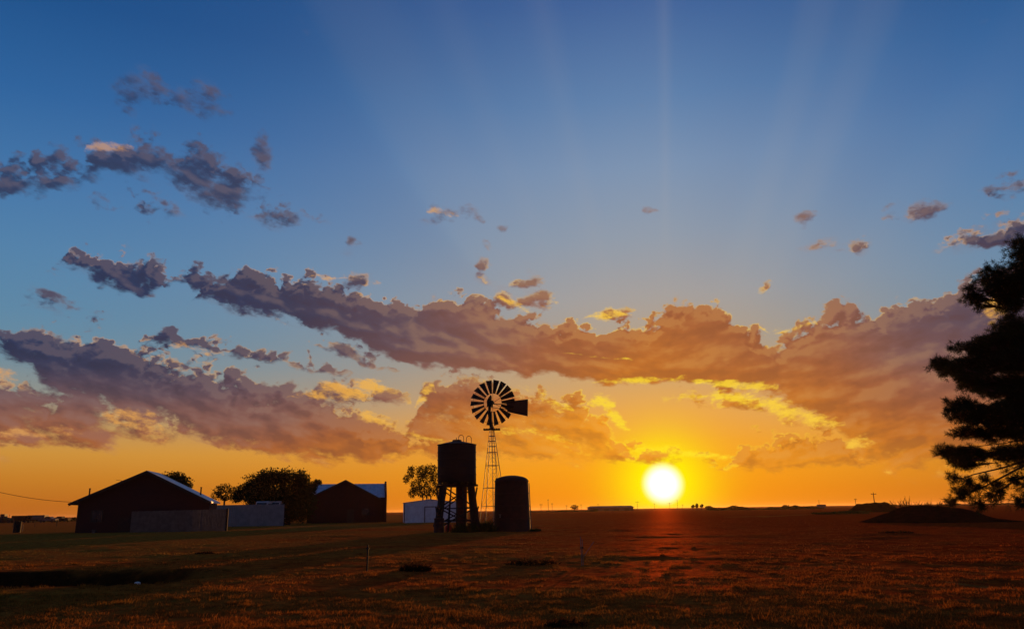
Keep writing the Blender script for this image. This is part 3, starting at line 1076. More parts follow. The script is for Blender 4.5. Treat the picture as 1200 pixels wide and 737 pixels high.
def weed_clump(name, label, base, rx, ry, h, n, seed, cat='weeds', m=None, group=None):
    g_ = np.random.default_rng(seed)
    a, rad = g_.random(n) * 2 * math.pi, np.sqrt(g_.random(n))
    X, Y = np.cos(a) * rad * rx, np.sin(a) * rad * ry
    hh = h * (1 - 0.6 * rad ** 2) * g_.uniform(0.45, 1.1, n)
    ln = g_.normal(size=(n, 2)) * 0.28 * hh[:, None]
    wd = np.full(n, 0.014) + 0.012 * g_.random(n)
    an = g_.random(n) * math.pi
    c, s = np.cos(an) * wd, np.sin(an) * wd
    V = np.stack([np.stack([X - c, Y - s, np.full(n, -0.06)], 1), np.stack([X + c, Y + s, np.full(n, -0.06)], 1),
                  np.stack([X + ln[:, 0] * .5 + c, Y + ln[:, 1] * .5 + s, hh * 0.6], 1), np.stack([X + ln[:, 0], Y + ln[:, 1], hh], 1)], 1).reshape(-1, 3)
    F = np.arange(4 * n).reshape(-1, 4)
    # side leaves
    k = n * 2
    i = g_.integers(0, n, k)
    f = g_.uniform(0.25, 1.0, k)
    P = np.stack([X[i] + ln[i, 0] * f, Y[i] + ln[i, 1] * f, hh[i] * f], 1)
    u = g_.normal(size=(k, 3)) * [1, 1, 0.6]
    u /= np.linalg.norm(u, axis=1)[:, None]
    w = np.cross(u, g_.normal(size=(k, 3)))
    w /= np.linalg.norm(w, axis=1)[:, None]
    sz = 0.05 * g_.uniform(0.5, 1.4, k)[:, None]
    V2 = np.stack([P, P + u * sz + w * sz * .35, P + u * sz * 2, P + u * sz - w * sz * .35], 1).reshape(-1, 3)
    F = np.vstack([F, np.arange(4 * k).reshape(-1, 4) + len(V)])
    o = fast_mesh(name, np.vstack([V, V2]), F, m or M['weed'])
    o.location = (base[0], base[1], ground_z(base))
    tag(o, label, cat, group)
    return o


# =================================================================== left house
def gable_house():
    D = gp(160, 623.6).y + 1.6
    F = ray_y(172, 551, D)
    F0 = Vector((F.x, F.y, 0))
    L = 5.5
    tgt = ray(187, 553.5)
    tgt = tgt.x / tgt.y
    lo, hi = -1.2, 0.3
    for _ in range(60):
        ph = (lo + hi) / 2
        if (F.x + L * math.sin(ph)) / (F.y + L * math.cos(ph)) < tgt:
            lo = ph
        else:
            hi = ph
    ax = Vector((math.sin(ph), math.cos(ph), 0))
    rt = Vector((ax.y, -ax.x, 0))
    t = thing('brick_house', 'long low dark red brick building with pale metal gable roof at left', 'house', F0, -ph)

    def loc(px, py):
        p = on_plane(px, py, F0, ax) - F0
        return p.dot(rt), p.z
    le, re, pk = loc(81, 588), loc(247, 588.5), loc(172, 551)
    wl, wr = loc(88.5, 600)[0], loc(244, 600)[0]
    ze = (le[1] + re[1]) / 2
    sl = (pk[1] - ze)

    def roof_z(x):
        e = le[0] if x < 0 else re[0]
        return pk[1] - sl * (x / e)
    # walls: a gabled prism
    poly = [(wl, 0, -0.3), (wr, 0, -0.3), (wr, 0, roof_z(wr) - 0.16), (0, 0, pk[1] - 0.16), (wl, 0, roof_z(wl) - 0.16)]
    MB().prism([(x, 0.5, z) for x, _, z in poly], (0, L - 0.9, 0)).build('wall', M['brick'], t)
    th = 0.12
    r = MB()
    for e in (le[0], re[0]):
        r.prism([(0, 0, pk[1]), (e, 0, ze), (e, 0, ze - th), (0, 0, pk[1] - th)], (0, L, 0))
    roof = r.build('roof', M['roofmetal'], t)
    f = MB()
    for e in (le[0], re[0]):
        f.prism([(0, -0.05, pk[1] - 0.01), (e, -0.05, ze - 0.01), (e, -0.05, ze - 0.30), (0, -0.05, pk[1] - 0.30)], (0, 0.047, 0))
    f.build('rake_trim', M['trim'], roof)
    for s, e in ((-1, le[0]), (1, re[0])):
        MB().box((e + s * 0.05, L / 2, ze - 0.1), (0.09, L, 0.16)).build('gutter', M['white'] if s > 0 else M['trim'], roof)
    for px, py, hgt in ((100, 580, 0.75), (234, 580, 0.75)):
        x = loc(px, py)[0]
        yb = 1.2 if px < 150 else 2.2
        if px > 150:
            x = x - 0.3
        z = roof_z(x)
        MB().tube((x, yb, z - 0.1), (x, yb, z + hgt), 0.07, 0.07, 10).tube((x, yb, z + hgt), (x, yb, z + hgt + 0.06), 0.10, 0.10, 10).build('vent_pipe', M['rust'], roof)
    x = loc(137, 563)[0]
    z = roof_z(x)
    MB().tube((x, 1.5, z - 0.05), (x, 1.5, z + 0.32), 0.03, 0.03, 6).tube((x - 0.5, 1.5, z + 0.38), (x + 0.25, 1.5, z + 0.26), 0.018, 0.018, 6) \
        .tube((x - 0.38, 1.3, z + 0.36), (x - 0.38, 1.7, z + 0.36), 0.012, 0.012, 5).tube((x - 0.1, 1.2, z + 0.32), (x - 0.1, 1.8, z + 0.32), 0.012, 0.012, 5) \
        .build('antenna', M['steel'], roof)
    # a dark double door and a small window in the gable wall
    x0, x1 = loc(137, 610)[0], loc(152, 610)[0]
    zt = loc(140, 606)[1]
    d = MB().box(((x0 + x1) / 2, 0.46, zt / 2), (x1 - x0, 0.07, zt)).build('door', M['door'], t)
    MB().box(((x0 + x1) / 2 + 0.1, 0.40, zt * 0.5), (0.04, 0.06, 0.12)).build('handle', M['steel'], d)
    xw = loc(112, 600)[0]
    w = MB()
    for dx_, dz_, sx, sz in ((0, 0.55, 1.1, 0.08), (0, -0.55, 1.1, 0.08), (-0.51, 0, 0.08, 1.02), (0.51, 0, 0.08, 1.02), (0, 0, 0.05, 1.02)):
        w.box((xw + dx_, 0.47, 1.6 + dz_), (sx, 0.08, sz))
    w = w.build('window', M['trim'], t)
    MB().box((xw, 0.495, 1.6), (0.94, 0.012, 1.02)).build('pane', M['glass'], w)
    return D


D_HOUSE = gable_house()

# power cable from the house eave to a pole beyond the left edge of the photograph
pe = ray_y(83, 588, D_HOUSE + 0.3)
pl = ray_y(-40, 566, D_HOUSE - 6)
pts = []
for i in range(25):
    t_ = i / 24
    p = pe.lerp(pl, t_)
    p.z -= 0.9 * 4 * t_ * (1 - t_) * 0.35
    pts.append(p)
tag(MB().path(pts, 0.022, 5).build('power_cable', M['rubber']), 'thin black cable sagging from the brick building towards the left edge', 'cable')
tp = thing('service_pole', 'wooden service pole carrying the cable to the brick building', 'pole', (pl.x, pl.y, 0))
MB().tube((0, 0.15, -0.3), (0, 0.15, pl.z + 0.4), 0.15, 0.11, 10).build('pole', M['pole'], tp)
MB().box((0, 0.02, pl.z), (1.5, 0.1, 0.12)).build('crossarm', M['pole'], tp)

# ------------------------------------------------------------------ fences
def board_fence(name, label, A, B, h0, h1, m, mp, board=0.14, gap=0.006, post_every=2.4, cap=False):
    A, B = Vector(A), Vector(B)
    d = B - A
    L = d.length
    t = thing(name, label, 'fence', A, math.atan2(d.y, d.x))
    mb = MB()
    n = int(L / board)
    g_ = random.Random(5)
    for i in range(n):
        x = (i + 0.5) * L / n
        h = h0 + (h1 - h0) * x / L + g_.uniform(-0.012, 0.012)
        mb.box((x, g_.uniform(-.004, .004), h / 2 - 0.02), (L / n - gap, 0.025, h))
    mb.build('boards', m, t)
    for z in (0.35, h0 - 0.3):
        MB().box((L / 2, 0.05, z), (L, 0.05, 0.09)).build('rail', mp, t)
    k = max(1, int(round(L / post_every)))
    for i in range(k + 1):
        x = L * i / k
        h = h0 + (h1 - h0) * x / L
        MB().box((x, 0.125, h / 2 - 0.15), (0.1, 0.1, h + 0.32)).build('post', mp, t)
    return t


a = ray_y(154, 604, D_HOUSE - 1.3); b = ray_y(265, 603, D_HOUSE - 1.3)
a.z = b.z = 0
ha = on_plane(154, 598.8, a, (a - b).cross(Vector((0, 0, 1))).normalized()).z
hb = on_plane(264, 596.0, a, (a - b).cross(Vector((0, 0, 1))).normalized()).z
board_fence('board_fence', 'low grey-brown board fence in front of the brick building', a, b, ha, hb, M['greywood'], M['timber'])
# end post standing between the two fences
pz = ray_y(266.5, 603, D_HOUSE - 1.25)
tag(MB().box((0, 0, 1.0), (0.16, 0.16, 2.2)).box((0, 0, 2.12), (0.2, 0.2, 0.05)).build('fence_post', M['timber'], None, loc=(pz.x, pz.y, 0)),
    'dark corner post where the brown fence meets the pale sheet fence', 'post')
a, b = gp(243, 617.5), gp(332, 616.3)
nn = (a - b).cross(Vector((0, 0, 1))).normalized()
ha, hb = on_plane(243, 592, a, nn).z, on_plane(332, 591.2, a, nn).z
D_PALE = b.y
tf = thing('sheet_fence', 'tall pale sheet metal fence between the brick building and the dark tree', 'fence', a, math.atan2((b - a).y, (b - a).x))
L = (b - a).length
n = int(L / 0.9)
for i in range(n):
    x = (i + 0.5) * L / n
    h = ha + (hb - ha) * x / L
    mbp = MB()
    seg = 7
    w_ = L / n - 0.004
    for s in range(seg):
        mbp.box((x - w_ / 2 + (s + 0.5) * w_ / seg, -0.012 * (s % 2), h / 2 + 0.03), (w_ / seg, 0.02, h - 0.06))
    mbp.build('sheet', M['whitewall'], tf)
MB().box((L / 2, 0.0, (ha + hb) / 2 + 0.02), (L + 0.04, 0.07, 0.05)).build('cap_rail', M['whitewall'], tf)
for i in range(4):
    MB().box((L * i / 3, 0.08, ha / 2 - 0.1), (0.09, 0.09, ha + 0.2)).build('post', M['steel'], tf)

# ------------------------------------------------------------------ vans behind the pale fence (only their roofs show)
def van(label, px0, px1, py, D, m):
    x0, x1 = ray_y(px0, py, D), ray_y(px1, py, D)
    h = (x0.z + x1.z) / 2
    wv = max(1.7, (x1 - x0).length)
    t = thing('parked_van', label, 'van', ((x0.x + x1.x) / 2, D, 0))
    prof = [(-2.3, .42), (2.3, .42), (2.42, .7), (2.35, 1.15), (1.7, 1.3), (1.1, h - .12), (.8, h), (-2.2, h), (-2.36, h - .15), (-2.4, .7)]
    MB().prism([(-wv / 2, -y, z) for y, z in prof], (wv, 0, 0)).build('body', m, t)
    MB().prism([(-wv / 2 + .08, -1.76, 1.34), (wv / 2 - .08, -1.76, 1.34), (wv / 2 - .16, -1.22, h - .22), (-wv / 2 + .16, -1.22, h - .22)], (0, -0.02, 0.02)).build('windscreen', M['glass'], t)
    for s in (-1, 1):
        MB().box((s * (wv / 2 + .004), -0.2, h - .55), (0.02, 1.9, 0.42)).build('window', M['glass'], t)
        MB().box((s * wv * .36, -2.44, .85), (.24, .06, .16)).build('headlight', M['glass'], t)
        for y in (-1.45, 1.4):
            MB().tube((s * (wv / 2 - .2), y, .33), (s * (wv / 2 + .02), y, .33), .33, .33, 18).build('wheel', M['rubber'], t)
    return t


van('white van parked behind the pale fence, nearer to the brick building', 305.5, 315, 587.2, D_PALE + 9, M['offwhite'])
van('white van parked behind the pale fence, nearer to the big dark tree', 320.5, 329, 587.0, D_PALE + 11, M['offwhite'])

# =================================================================== second barn
def second_barn():
    D = gp(405, 612.3).y
    k = lambda px, py, DD=None: ray_y(px, py, DD or D)
    o = k(405, 600)
    t = thing('red_barn', 'dark red barn with front gable and blue-grey metal roof behind', 'barn', (o.x, D, 0), R(10.5))
    X = lambda px, DD=None: k(px, 595, DD).x - o.x
    Zz = lambda px, py, DD=None: k(px, py, DD).z
    xl, xr, xg = X(367), X(457), X(443)
    pkx, pkz = X(404), Zz(404, 562)
    zl, zr = Zz(368, 580.5), Zz(443, 582.5)
    # front wing
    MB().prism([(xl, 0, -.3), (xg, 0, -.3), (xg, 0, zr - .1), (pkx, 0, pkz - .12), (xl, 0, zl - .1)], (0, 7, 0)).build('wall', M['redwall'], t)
    # main block behind, its ridge across
    ze = Zz(450, 580.5, D + 3) - .05
    zrg = Zz(430, 566.5, D + 8)
    y0, yr, y1 = 3.0, 8.0, 13.0
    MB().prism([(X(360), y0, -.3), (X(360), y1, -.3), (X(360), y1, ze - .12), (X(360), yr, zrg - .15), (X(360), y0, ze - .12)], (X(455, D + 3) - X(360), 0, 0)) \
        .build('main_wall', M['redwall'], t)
    r = MB()
    xa, xb = X(357), X(454.0, D + 3)
    r.prism([(xa, y0 - .35, ze - .13), (xa, yr, zrg), (xa, yr, zrg - .1), (xa, y0 - .35, ze - .23)], (xb - xa, 0, 0))
    r.prism([(xa, y1 + .35, ze - .13), (xa, yr + .002, zrg), (xa, yr + .002, zrg - .1), (xa, y1 + .35, ze - .23)], (xb - xa, 0, 0))
    roof = r.build('roof', M['roofmetal'], t)
    g_ = MB()
    for e, z in ((xl - .3, zl - .15), (xg + .25, zr - .12)):
        g_.prism([(pkx, -.3, pkz), (e, -.3, z), (e, -.3, z - .1), (pkx, -.3, pkz - .1)], (0, 7.6, 0))
    gr = g_.build('gable_roof', M['roofmetal'], t)
    f = MB()
    for e, z in ((xl - .3, zl - .15), (xg + .25, zr - .12)):
        f.prism([(pkx, -.36, pkz - .01), (e, -.36, z - .01), (e, -.36, z - .27), (pkx, -.36, pkz - .27)], (0, .055, 0))
    f.build('rake_trim', M['trim'], gr)
    # fire wall standing proud of the roof at the right end
    pw = [(y0 - .6, -.3), (y0 - .6, ze + .12), (yr, zrg + .38), (y1 + .4, ze + .12), (y1 + .4, -.3)]
    MB().prism([(xb + .01, y, z) for y, z in pw], (.32, 0, 0)).build('parapet', M['brick'], t)
    dxm = X(411)
    dr = MB().box((dxm, -.03, 1.05), (1.1, .09, 2.15)).build('door', M['door'], t)
    MB().box((dxm + .4, -.1, 1.0), (.04, .06, .14)).build('handle', M['steel'], dr)
    w = MB()
    for dx_, dz_, sx, sz in ((0, .5, 1.2, .08), (0, -.5, 1.2, .08), (-.56, 0, .08, .92), (.56, 0, .08, .92), (0, 0, .05, .92)):
        w.box((X(428) + dx_, -.035, 1.7 + dz_), (sx, .08, sz))
    w = w.build('window', M['trim'], t)
    MB().box((X(428), -.012, 1.7), (1.04, .016, .92)).build('pane', M['glass'], w)
    return D


D_BARN = second_barn()

# =================================================================== white shed
def shed():
    D = gp(500, 611.8).y
    o = ray_y(503, 600, D)
    t = thing('metal_shed', 'low white metal shed with a roll door behind the water tank stand', 'shed', (o.x, D, 0), R(9.0))
    X = lambda px: ray_y(px, 600, D).x - o.x
    Zz = lambda py: ray_y(503, py, D).z
    xl, xr = X(474.0), X(538)
    ze, zp = Zz(588.6), Zz(585.4)
    MB().prism([(xl, 0, -.3), (xr, 0, -.3), (xr, 0, ze), (0, 0, zp), (xl, 0, ze)], (0, 9, 0)).build('wall', M['whitemetal'], t)
    r = MB()
    for e in (xl - .12, xr + .12):
        r.prism([(0, -.1, zp + .1), (e, -.1, ze + .03), (e, -.1, ze - .03), (0, -.1, zp + .02)], (0, 9.2, 0))
    r.build('roof', M['roofmetal'], t)
    for x in (xl + .03, xr - .03):
        MB().box((x, -.03, ze / 2 - .1), (.1, .055, ze + .15)).build('corner_trim', M['trim'], t)
    x0, x1, zt = X(498), X(511), Zz(594)
    d = MB()
    n = 9
    for i in range(n):
        d.box(((x0 + x1) / 2, -.02, (i + .5) * zt / n), (x1 - x0 - .1, .035, zt / n - .012))
    d = d.build('door', M['whitemetal'], t)
    f = MB()
    f.box((x0 - .03, -.04, zt / 2), (.1, .075, zt)).box((x1 + .03, -.04, zt / 2), (.1, .075, zt)).box(((x0 + x1) / 2, -.045, zt + .05), (x1 - x0 + .18, .085, .1))
    f.build('door_frame', M['trim'], d)
    MB().box(((x0 + x1) / 2, -.06, .5), (.16, .05, .04)).build('handle', M['steel'], d)
    return D


D_SHED = shed()

# =================================================================== water tank on its stand
def tank_stand():
    D = gp(536, 623.2).y
    o = ray_y(535.3, 600, D)
    k = (ray_y(536, 560, D) - ray_y(535, 560, D)).length
    t = thing('water_tower', 'black water tank on a braced timber stand left of the wind pump', 'water tower', (o.x, D, 0), R(14))
    Zz = lambda py: ray_y(535, py, D).z
    z0, z1, zp = Zz(565), Zz(521.5), Zz(517.0)
    r = 45.2 * k / 2
    prof = [(r - .03, z0), (r, z0 + .04)]
    nb = 5
    for i in range(1, nb):
        z = z0 + (z1 - z0) * i / nb
        prof += [(r, z - .05), (r + .025, z - .03), (r + .025, z + .03), (r, z + .05)]
    prof += [(r, z1 - .04), (r + .04, z1)]
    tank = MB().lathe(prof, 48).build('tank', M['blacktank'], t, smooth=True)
    MB().lathe([(r + .05, z1 + .003), (r + .05, z1 + .03), (.36, zp), (.36, zp + .09), (.32, zp + .11)], 48).build('roof', M['blacktank'], tank, smooth=True)
    for dx_ in (.36, .98):
        pts = [(dx_ - .19 + .19 * (1 - math.cos(a_)) , .1, 0) for a_ in ()]
        pts = []
        zb = zp - .10 - dx_ * .12
        for i in range(13):
            a_ = math.pi * i / 12
            pts.append((dx_ - .2 * math.cos(a_), .15, zb + .42 + .24 * math.sin(a_)))
        pts = [(dx_ - .2, .15, zb)] + pts + [(dx_ + .2, .15, zb)]
        MB().path(pts, .022, 6).build('handrail', M['steel'], tank)
    MB().tube((-.05, 0, zp + .08), (-.05, 0, zp + .30), .03, .02, 6).build('vent', M['steel'], tank)
    # platform joists
    pf = MB()
    for i in range(7):
        pf.box(((i - 3) * r / 3.4, 0, z0 - .10), (.12, 2 * math.sqrt(max(.1, r * r - ((i - 3) * r / 3.4) ** 2)) + .1, .18))
    for s in (-1, 1):
        pf.box((0, s * r * .72, z0 - .27), (2 * r * .96, .18, .16))
    pf.build('platform', M['timber'], t)
    zt = z0 - .34
    top, bot = r * .74, r * 1.0
    cs = [(-1, -1), (1, -1), (1, 1), (-1, 1)]
    P = lambda c, z: Vector((c[0] * (bot + (top - bot) * z / zt), c[1] * (bot + (top - bot) * z / zt), z))
    for c in cs:
        MB().path([P(c, -.25), P(c, zt)], .085, 4).build('leg', M['timber'], t)
    for i in range(4):
        a_, b_ = cs[i], cs[(i + 1) % 4]
        for f in (.22, .42, .62, .80):
            lo_, hi_ = P(a_, -.2).lerp(P(b_, -.2), .5 + (f - .5) * 1.15), P(a_, zt).lerp(P(b_, zt), f)
            MB().path([lo_, hi_], .075, 4).build('post', M['timber'], t)
        br = MB()
        n = Vector((a_[0] + b_[0], a_[1] + b_[1], 0)).normalized() * .13
        br.path([P(a_, .45) + n, P(b_, zt * .55) + n], .07, 4).path([P(b_, zt * .5) + n * 1.9, P(a_, zt * .97) + n * 1.9], .07, 4)
        br.path([P(b_, .45) + n * 1.2, P(a_, zt * .55) + n * 1.2], .055, 4).path([P(a_, zt * .5) + n * .4, P(b_, zt * .97) + n * .4], .055, 4)
        br.build('brace', M['timber'], t)
        MB().path([P(a_, zt * .52) - n, P(b_, zt * .52) - n], .06, 4).build('girt', M['timber'], t)
        MB().path([P(a_, .85) - n, P(b_, .85) - n], .08, 4).build('girt', M['timber'], t)
    # boxed-in riser
    MB().box((.42, -.1, zt / 2 - .1), (10.5 * k, .62, zt + .1), R(-14)).build('riser', M['redtimber'], t)
    return D, o


D_TANK, O_TANK = tank_stand()


def drum(label, px, py_base, w, h, m, lid=True):
    p = gp(px, py_base)
    t = thing('steel_drum', label, 'drum', (p.x, p.y, ground_z(p)))
    r = w / 2
    prof = [(r, -.02), (r + .01, .02), (r, .05)]
    for f in (.33, .66):
        prof += [(r, h * f - .03), (r + .018, h * f), (r, h * f + .03)]
    prof += [(r, h - .03), (r + .012, h)]
    MB().lathe(prof, 28).build('shell', m, t, smooth=True)
    MB().lathe([(r - .02, h + .002), (r - .03, h + .012)], 28).build('lid', m, t, smooth=True)
    return t


k_t = (ray_y(536, 600, D_TANK) - ray_y(535, 600, D_TANK)).length
drum('big rusty drum standing at the left foot of the water tank stand', 514.5, 624.3, 11.5 * k_t, 15.5 * k_t, M['barrel'])
p = gp(525.3, 622.6)
tb = thing('fuel_can', 'small red plastic can on the ground beneath the water tank', 'can', (p.x, p.y, ground_z(p)), R(12))
w_, h_ = 7.2 * k_t, 7.4 * k_t
MB().prism([(-w_ / 2, -.14, 0), (w_ / 2, -.14, 0), (w_ / 2, -.14, h_ * .8), (w_ * .3, -.14, h_), (-w_ * .3, -.14, h_), (-w_ / 2, -.14, h_ * .8)], (0, .28, 0)).build('body', M['redplastic'], tb)
MB().path([(-.1, 0, h_ - .01), (-.08, 0, h_ + .07), (.08, 0, h_ + .07), (.1, 0, h_ - .01)], .018, 6).build('handle', M['redplastic'], tb)
MB().tube((w_ * .36, 0, h_ * .85), (w_ * .5, 0, h_ * 1.12), .03, .02, 8).build('spout', M['rubber'], tb)

# =================================================================== wind pump
def wind_pump():
    D = gp(579, 620.0).y
    o = ray_y(578.3, 600, D)
    k = (ray_y(579, 540, D) - ray_y(578, 540, D)).length
    t = thing('wind_pump', 'tall steel wind pump with an eighteen-blade wheel on a lattice tower', 'windmill', (o.x, D, 0))
    Zz = lambda py: ray_y(577, py, D).z
    zt = Zz(502.5)
    lean = (ray_y(576.3, 500, D).x - o.x)
    rot = R(17)
    hb, ht = 34.5 * k / 2 / (math.cos(rot) + math.sin(rot)), 5.0 * k / 2 / (math.cos(rot) + math.sin(rot))
    cs = [Matrix.Rotation(rot, 3, 'Z') @ Vector(c) for c in ((-1, -1, 0), (1, -1, 0), (1, 1, 0), (-1, 1, 0))]
    P = lambda c, z: Vector((c.x * (hb + (ht - hb) * z / zt) + lean * z / zt, c.y * (hb + (ht - hb) * z / zt), z))
    for c in cs:
        MB().path([P(c, -.3), P(c, zt * .5), P(c, zt + .2)], [.042, .04, .035], 4).build('leg', M['galv'], t)
    levels = [Zz(y) for y in (616, 593, 571.5, 545.4, 530, 523, 517, 511)]
    for z in levels:
        g_ = MB()
        for i in range(4):
            g_.tube(P(cs[i], z), P(cs[(i + 1) % 4], z), .028, .028, 4)
        g_.build('girt', M['galv'], t)
    for z0, z1 in zip(levels[:4], levels[1:5]):
        for i in range(4):
            b_ = MB()
            b_.tube(P(cs[i], z0), P(cs[(i + 1) % 4], z1), .010, .010, 4).tube(P(cs[(i + 1) % 4], z0), P(cs[i], z1), .010, .010, 4)
            b_.build('brace', M['galv'], t)
    # ladder up the near face
    ld = MB()
    la, lb = P(cs[0], .2).lerp(P(cs[1], .2), .5), P(cs[0], zt).lerp(P(cs[1], zt), .5)
    for s in (-1, 1):
        ld.tube(la + Vector((s * .17, -.05, 0)), lb + Vector((s * .1, -.05, 0)), .018, .018, 4)
    for i in range(26):
        p_ = la.lerp(lb, i / 26)
        ww = .17 - .07 * i / 26
        ld.tube(p_ + Vector((-ww, -.05, 0)), p_ + Vector((ww, -.05, 0)), .014, .014, 4)
    ld.build('ladder', M['galv'], t)
    # pump rod and standpipe
    MB().tube((lean * .05, 0, -.2), (lean, 0, zt + 1.6), .028, .028, 6).build('pump_rod', M['galv'], t)
    # platform
    hw = 10 * k
    pf = MB()
    for i in range(7):
        pf.box((lean + (i - 3) * hw / 3.5, 0, zt - .02), (hw / 3.5 * .8, hw * 1.3, .05))
    for s in (-1, 1):
        pf.box((lean, s * hw * .5, zt - .075), (2 * hw, .07, .055))
    pf.build('platform', M['timber'], t)
    # neck
    hub = ray_y(577.4, 472.7, D)
    hx, hz = hub.x - o.x, hub.z
    MB().path([(lean, 0, zt), (hx - .02 - 4 * k, 0, hz - .9), (hx - 3.6 * k, 0, hz - .1)], [.17, .14, .12], 8).build('mast', M['steel'], t)
    # gearbox with its hood
    gb = MB()
    gb.box((hx - 3.2 * k, .1, hz - .05), (.55, .6, .42))
    gb.build('gearbox', M['steel'], t)
    hd = [(hx - 7.2 * k, hz + .15), (hx - 6.6 * k, hz - .12), (hx - 1.0 * k, hz - .12), (hx - .9 * k, hz + .55), (hx - 2.0 * k, hz + .75), (hx - 4.6 * k, hz + .55)]
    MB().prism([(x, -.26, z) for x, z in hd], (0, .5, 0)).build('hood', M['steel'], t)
    # wheel, turned broadside with a slight yaw
    yaw = R(-13)
    Rw = 27.0 * k
    wh = MB().tube((0, -.18, 0), (0, .20, 0), .16, .13, 14).build('wheel', M['steel'], t)
    wh.location = (hx, -.62, hz)
    wh.rotation_euler = (R(-2), 0, yaw)
    n = 18
    first = None
    for i in range(n):
        a_ = 2 * math.pi * (i + .5) / n
        if first is None:
            vs_, fs = [], []
            S_ = 5
            ri, ro = Rw * .40, Rw
            wi, wo = 2 * math.pi * ri / n * .62, 2 * math.pi * ro / n * .70
            for lay in (0, 1):
                for j in range(3):
                    rr = ri + (ro - ri) * j / 2
                    ww = wi + (wo - wi) * j / 2
                    for q in range(S_ + 1):
                        u_ = q / S_ - .5
                        # curved section, pitched to the wind
                        vs_.append((u_ * ww, u_ * ww * .55 + .05 * (1 - 4 * u_ * u_) + lay * .012, rr))
            m_ = 3 * (S_ + 1)
            for j in range(2):
                for q in range(S_):
                    c0_ = j * (S_ + 1) + q
                    fs.append((c0_, c0_ + 1, c0_ + S_ + 2, c0_ + S_ + 1))
                    fs.append((m_ + c0_ + S_ + 1, m_ + c0_ + S_ + 2, m_ + c0_ + 1, m_ + c0_))
            for j in range(2):
                for q in (0, S_):
                    c0_ = j * (S_ + 1) + q
                    fs.append((c0_, c0_ + S_ + 1, m_ + c0_ + S_ + 1, m_ + c0_))
            for q in range(S_):
                for j in (0, 2):
                    c0_ = j * (S_ + 1) + q
                    fs.append((c0_, c0_ + 1, m_ + c0_ + 1, m_ + c0_))
            first = MB().add(vs_, fs).build('blade', M['steel'], wh)
            bl = first
        else:
            bl = first.copy()
            scene.collection.objects.link(bl)
            bl.parent = wh
        bl.rotation_euler = (0, a_, 0)
    for rr, y_ in ((Rw * .42, .07), (Rw * .90, .09)):
        ring = [(rr * math.sin(2 * math.pi * i / 54), y_, rr * math.cos(2 * math.pi * i / 54)) for i in range(55)]
        MB().path(ring, .016, 5).build('rim', M['steel'], wh)
    for i in range(6):
        a_ = 2 * math.pi * i / 6
        MB().tube((0, .12, 0), (Rw * .93 * math.sin(a_), .09, Rw * .93 * math.cos(a_)), .018, .016, 5).build('arm', M['steel'], wh)
    # tail vane, furled alongside the wheel
    V_ = lambda px, py: (ray_y(px, py, D + .9).x - o.x, ray_y(px, py, D + .9).z)
    tail = MB().tube((hx - 2 * k, .3, hz), (V_(604, 474)[0], .9, V_(604, 474)[1]), .035, .03, 6) \
        .tube((hx - 2 * k, .3, hz - .3), (V_(612, 482)[0], .9, V_(612, 482)[1]), .025, .02, 6).build('tail_bone', M['steel'], t)
    vp = [V_(593.5, 470.5), V_(618.7, 467.6), V_(618.4, 487.6), V_(594.5, 482.4)]
    vn = MB().prism([(x, .92, z) for x, z in vp], (0, .02, 0)).build('vane', M['steel'], tail)
    return D


D_PUMP = wind_pump()

# =================================================================== storage tank on the ground
def storage_tank():
    D = gp(600, 622.5).y + 1.4
    o = ray_y(600, 600, D)
    k = (ray_y(601, 590, D) - ray_y(600, 590, D)).length
    t = thing('storage_tank', 'dark upright storage tank with domed top right of the wind pump', 'tank', (o.x, D, 0))
    Zz = lambda py: ray_y(600, py, D).z
    r = 42.5 * k / 2
    zs, zt = Zz(564), Zz(557.5)
    prof = [(r * 1.02, -.2), (r * 1.02, .05), (r, .12)]
    for i in range(1, 4):
        z = zs * i / 4
        f = 1 - .075 * i / 4
        prof += [(r * f, z - .05), (r * f + .03, z - .03), (r * f + .03, z + .03), (r * f, z + .05)]
    rt_ = r * .925
    prof += [(rt_, zs - .05), (rt_ + .04, zs - .02), (rt_ + .04, zs + .03)]
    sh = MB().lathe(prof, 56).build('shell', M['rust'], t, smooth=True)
    dome = [(rt_ + .02, zs + .033)] + [(rt_ * math.cos(a_), zs + .04 + (zt - zs) * math.sin(a_)) for a_ in [R(x) for x in (8, 20, 35, 50, 65, 78, 86)]]
    MB().lathe(dome, 56).build('dome', M['rust'], t, smooth=True)
    MB().box((-rt_ * .72, -.1, zs + .16), (.62, .5, .2)).build('hatch', M['rust'], t)
    zv = Zz(605)
    xv = ray_y(586, 605, D - r).x - o.x
    yv = -math.sqrt(max(.05, r * r - xv * xv))
    v = MB().tube((xv, yv + .1, zv), (xv, yv - .18, zv), .05, .05, 10).build('outlet', M['galv'], t)
    MB().tube((xv, yv - .12, zv), (xv, yv - .12, zv + .16), .02, .02, 6).tube((xv - .09, yv - .12, zv + .16), (xv + .09, yv - .12, zv + .16), .018, .018, 6).build('valve_handle', M['galv'], v)
    # overflow pipe down the right flank
    a_ = R(-6)
    pts = [(math.cos(a_) * (r * f + .035), math.sin(a_) * (r * f + .035), z) for f, z in ((1.03, .0), (.99, zs * .4), (.945, zs * .96))]
    MB().path(pts, .035, 8).build('overflow_pipe', M['galv'], t)
    return D


D_STORE = storage_tank()

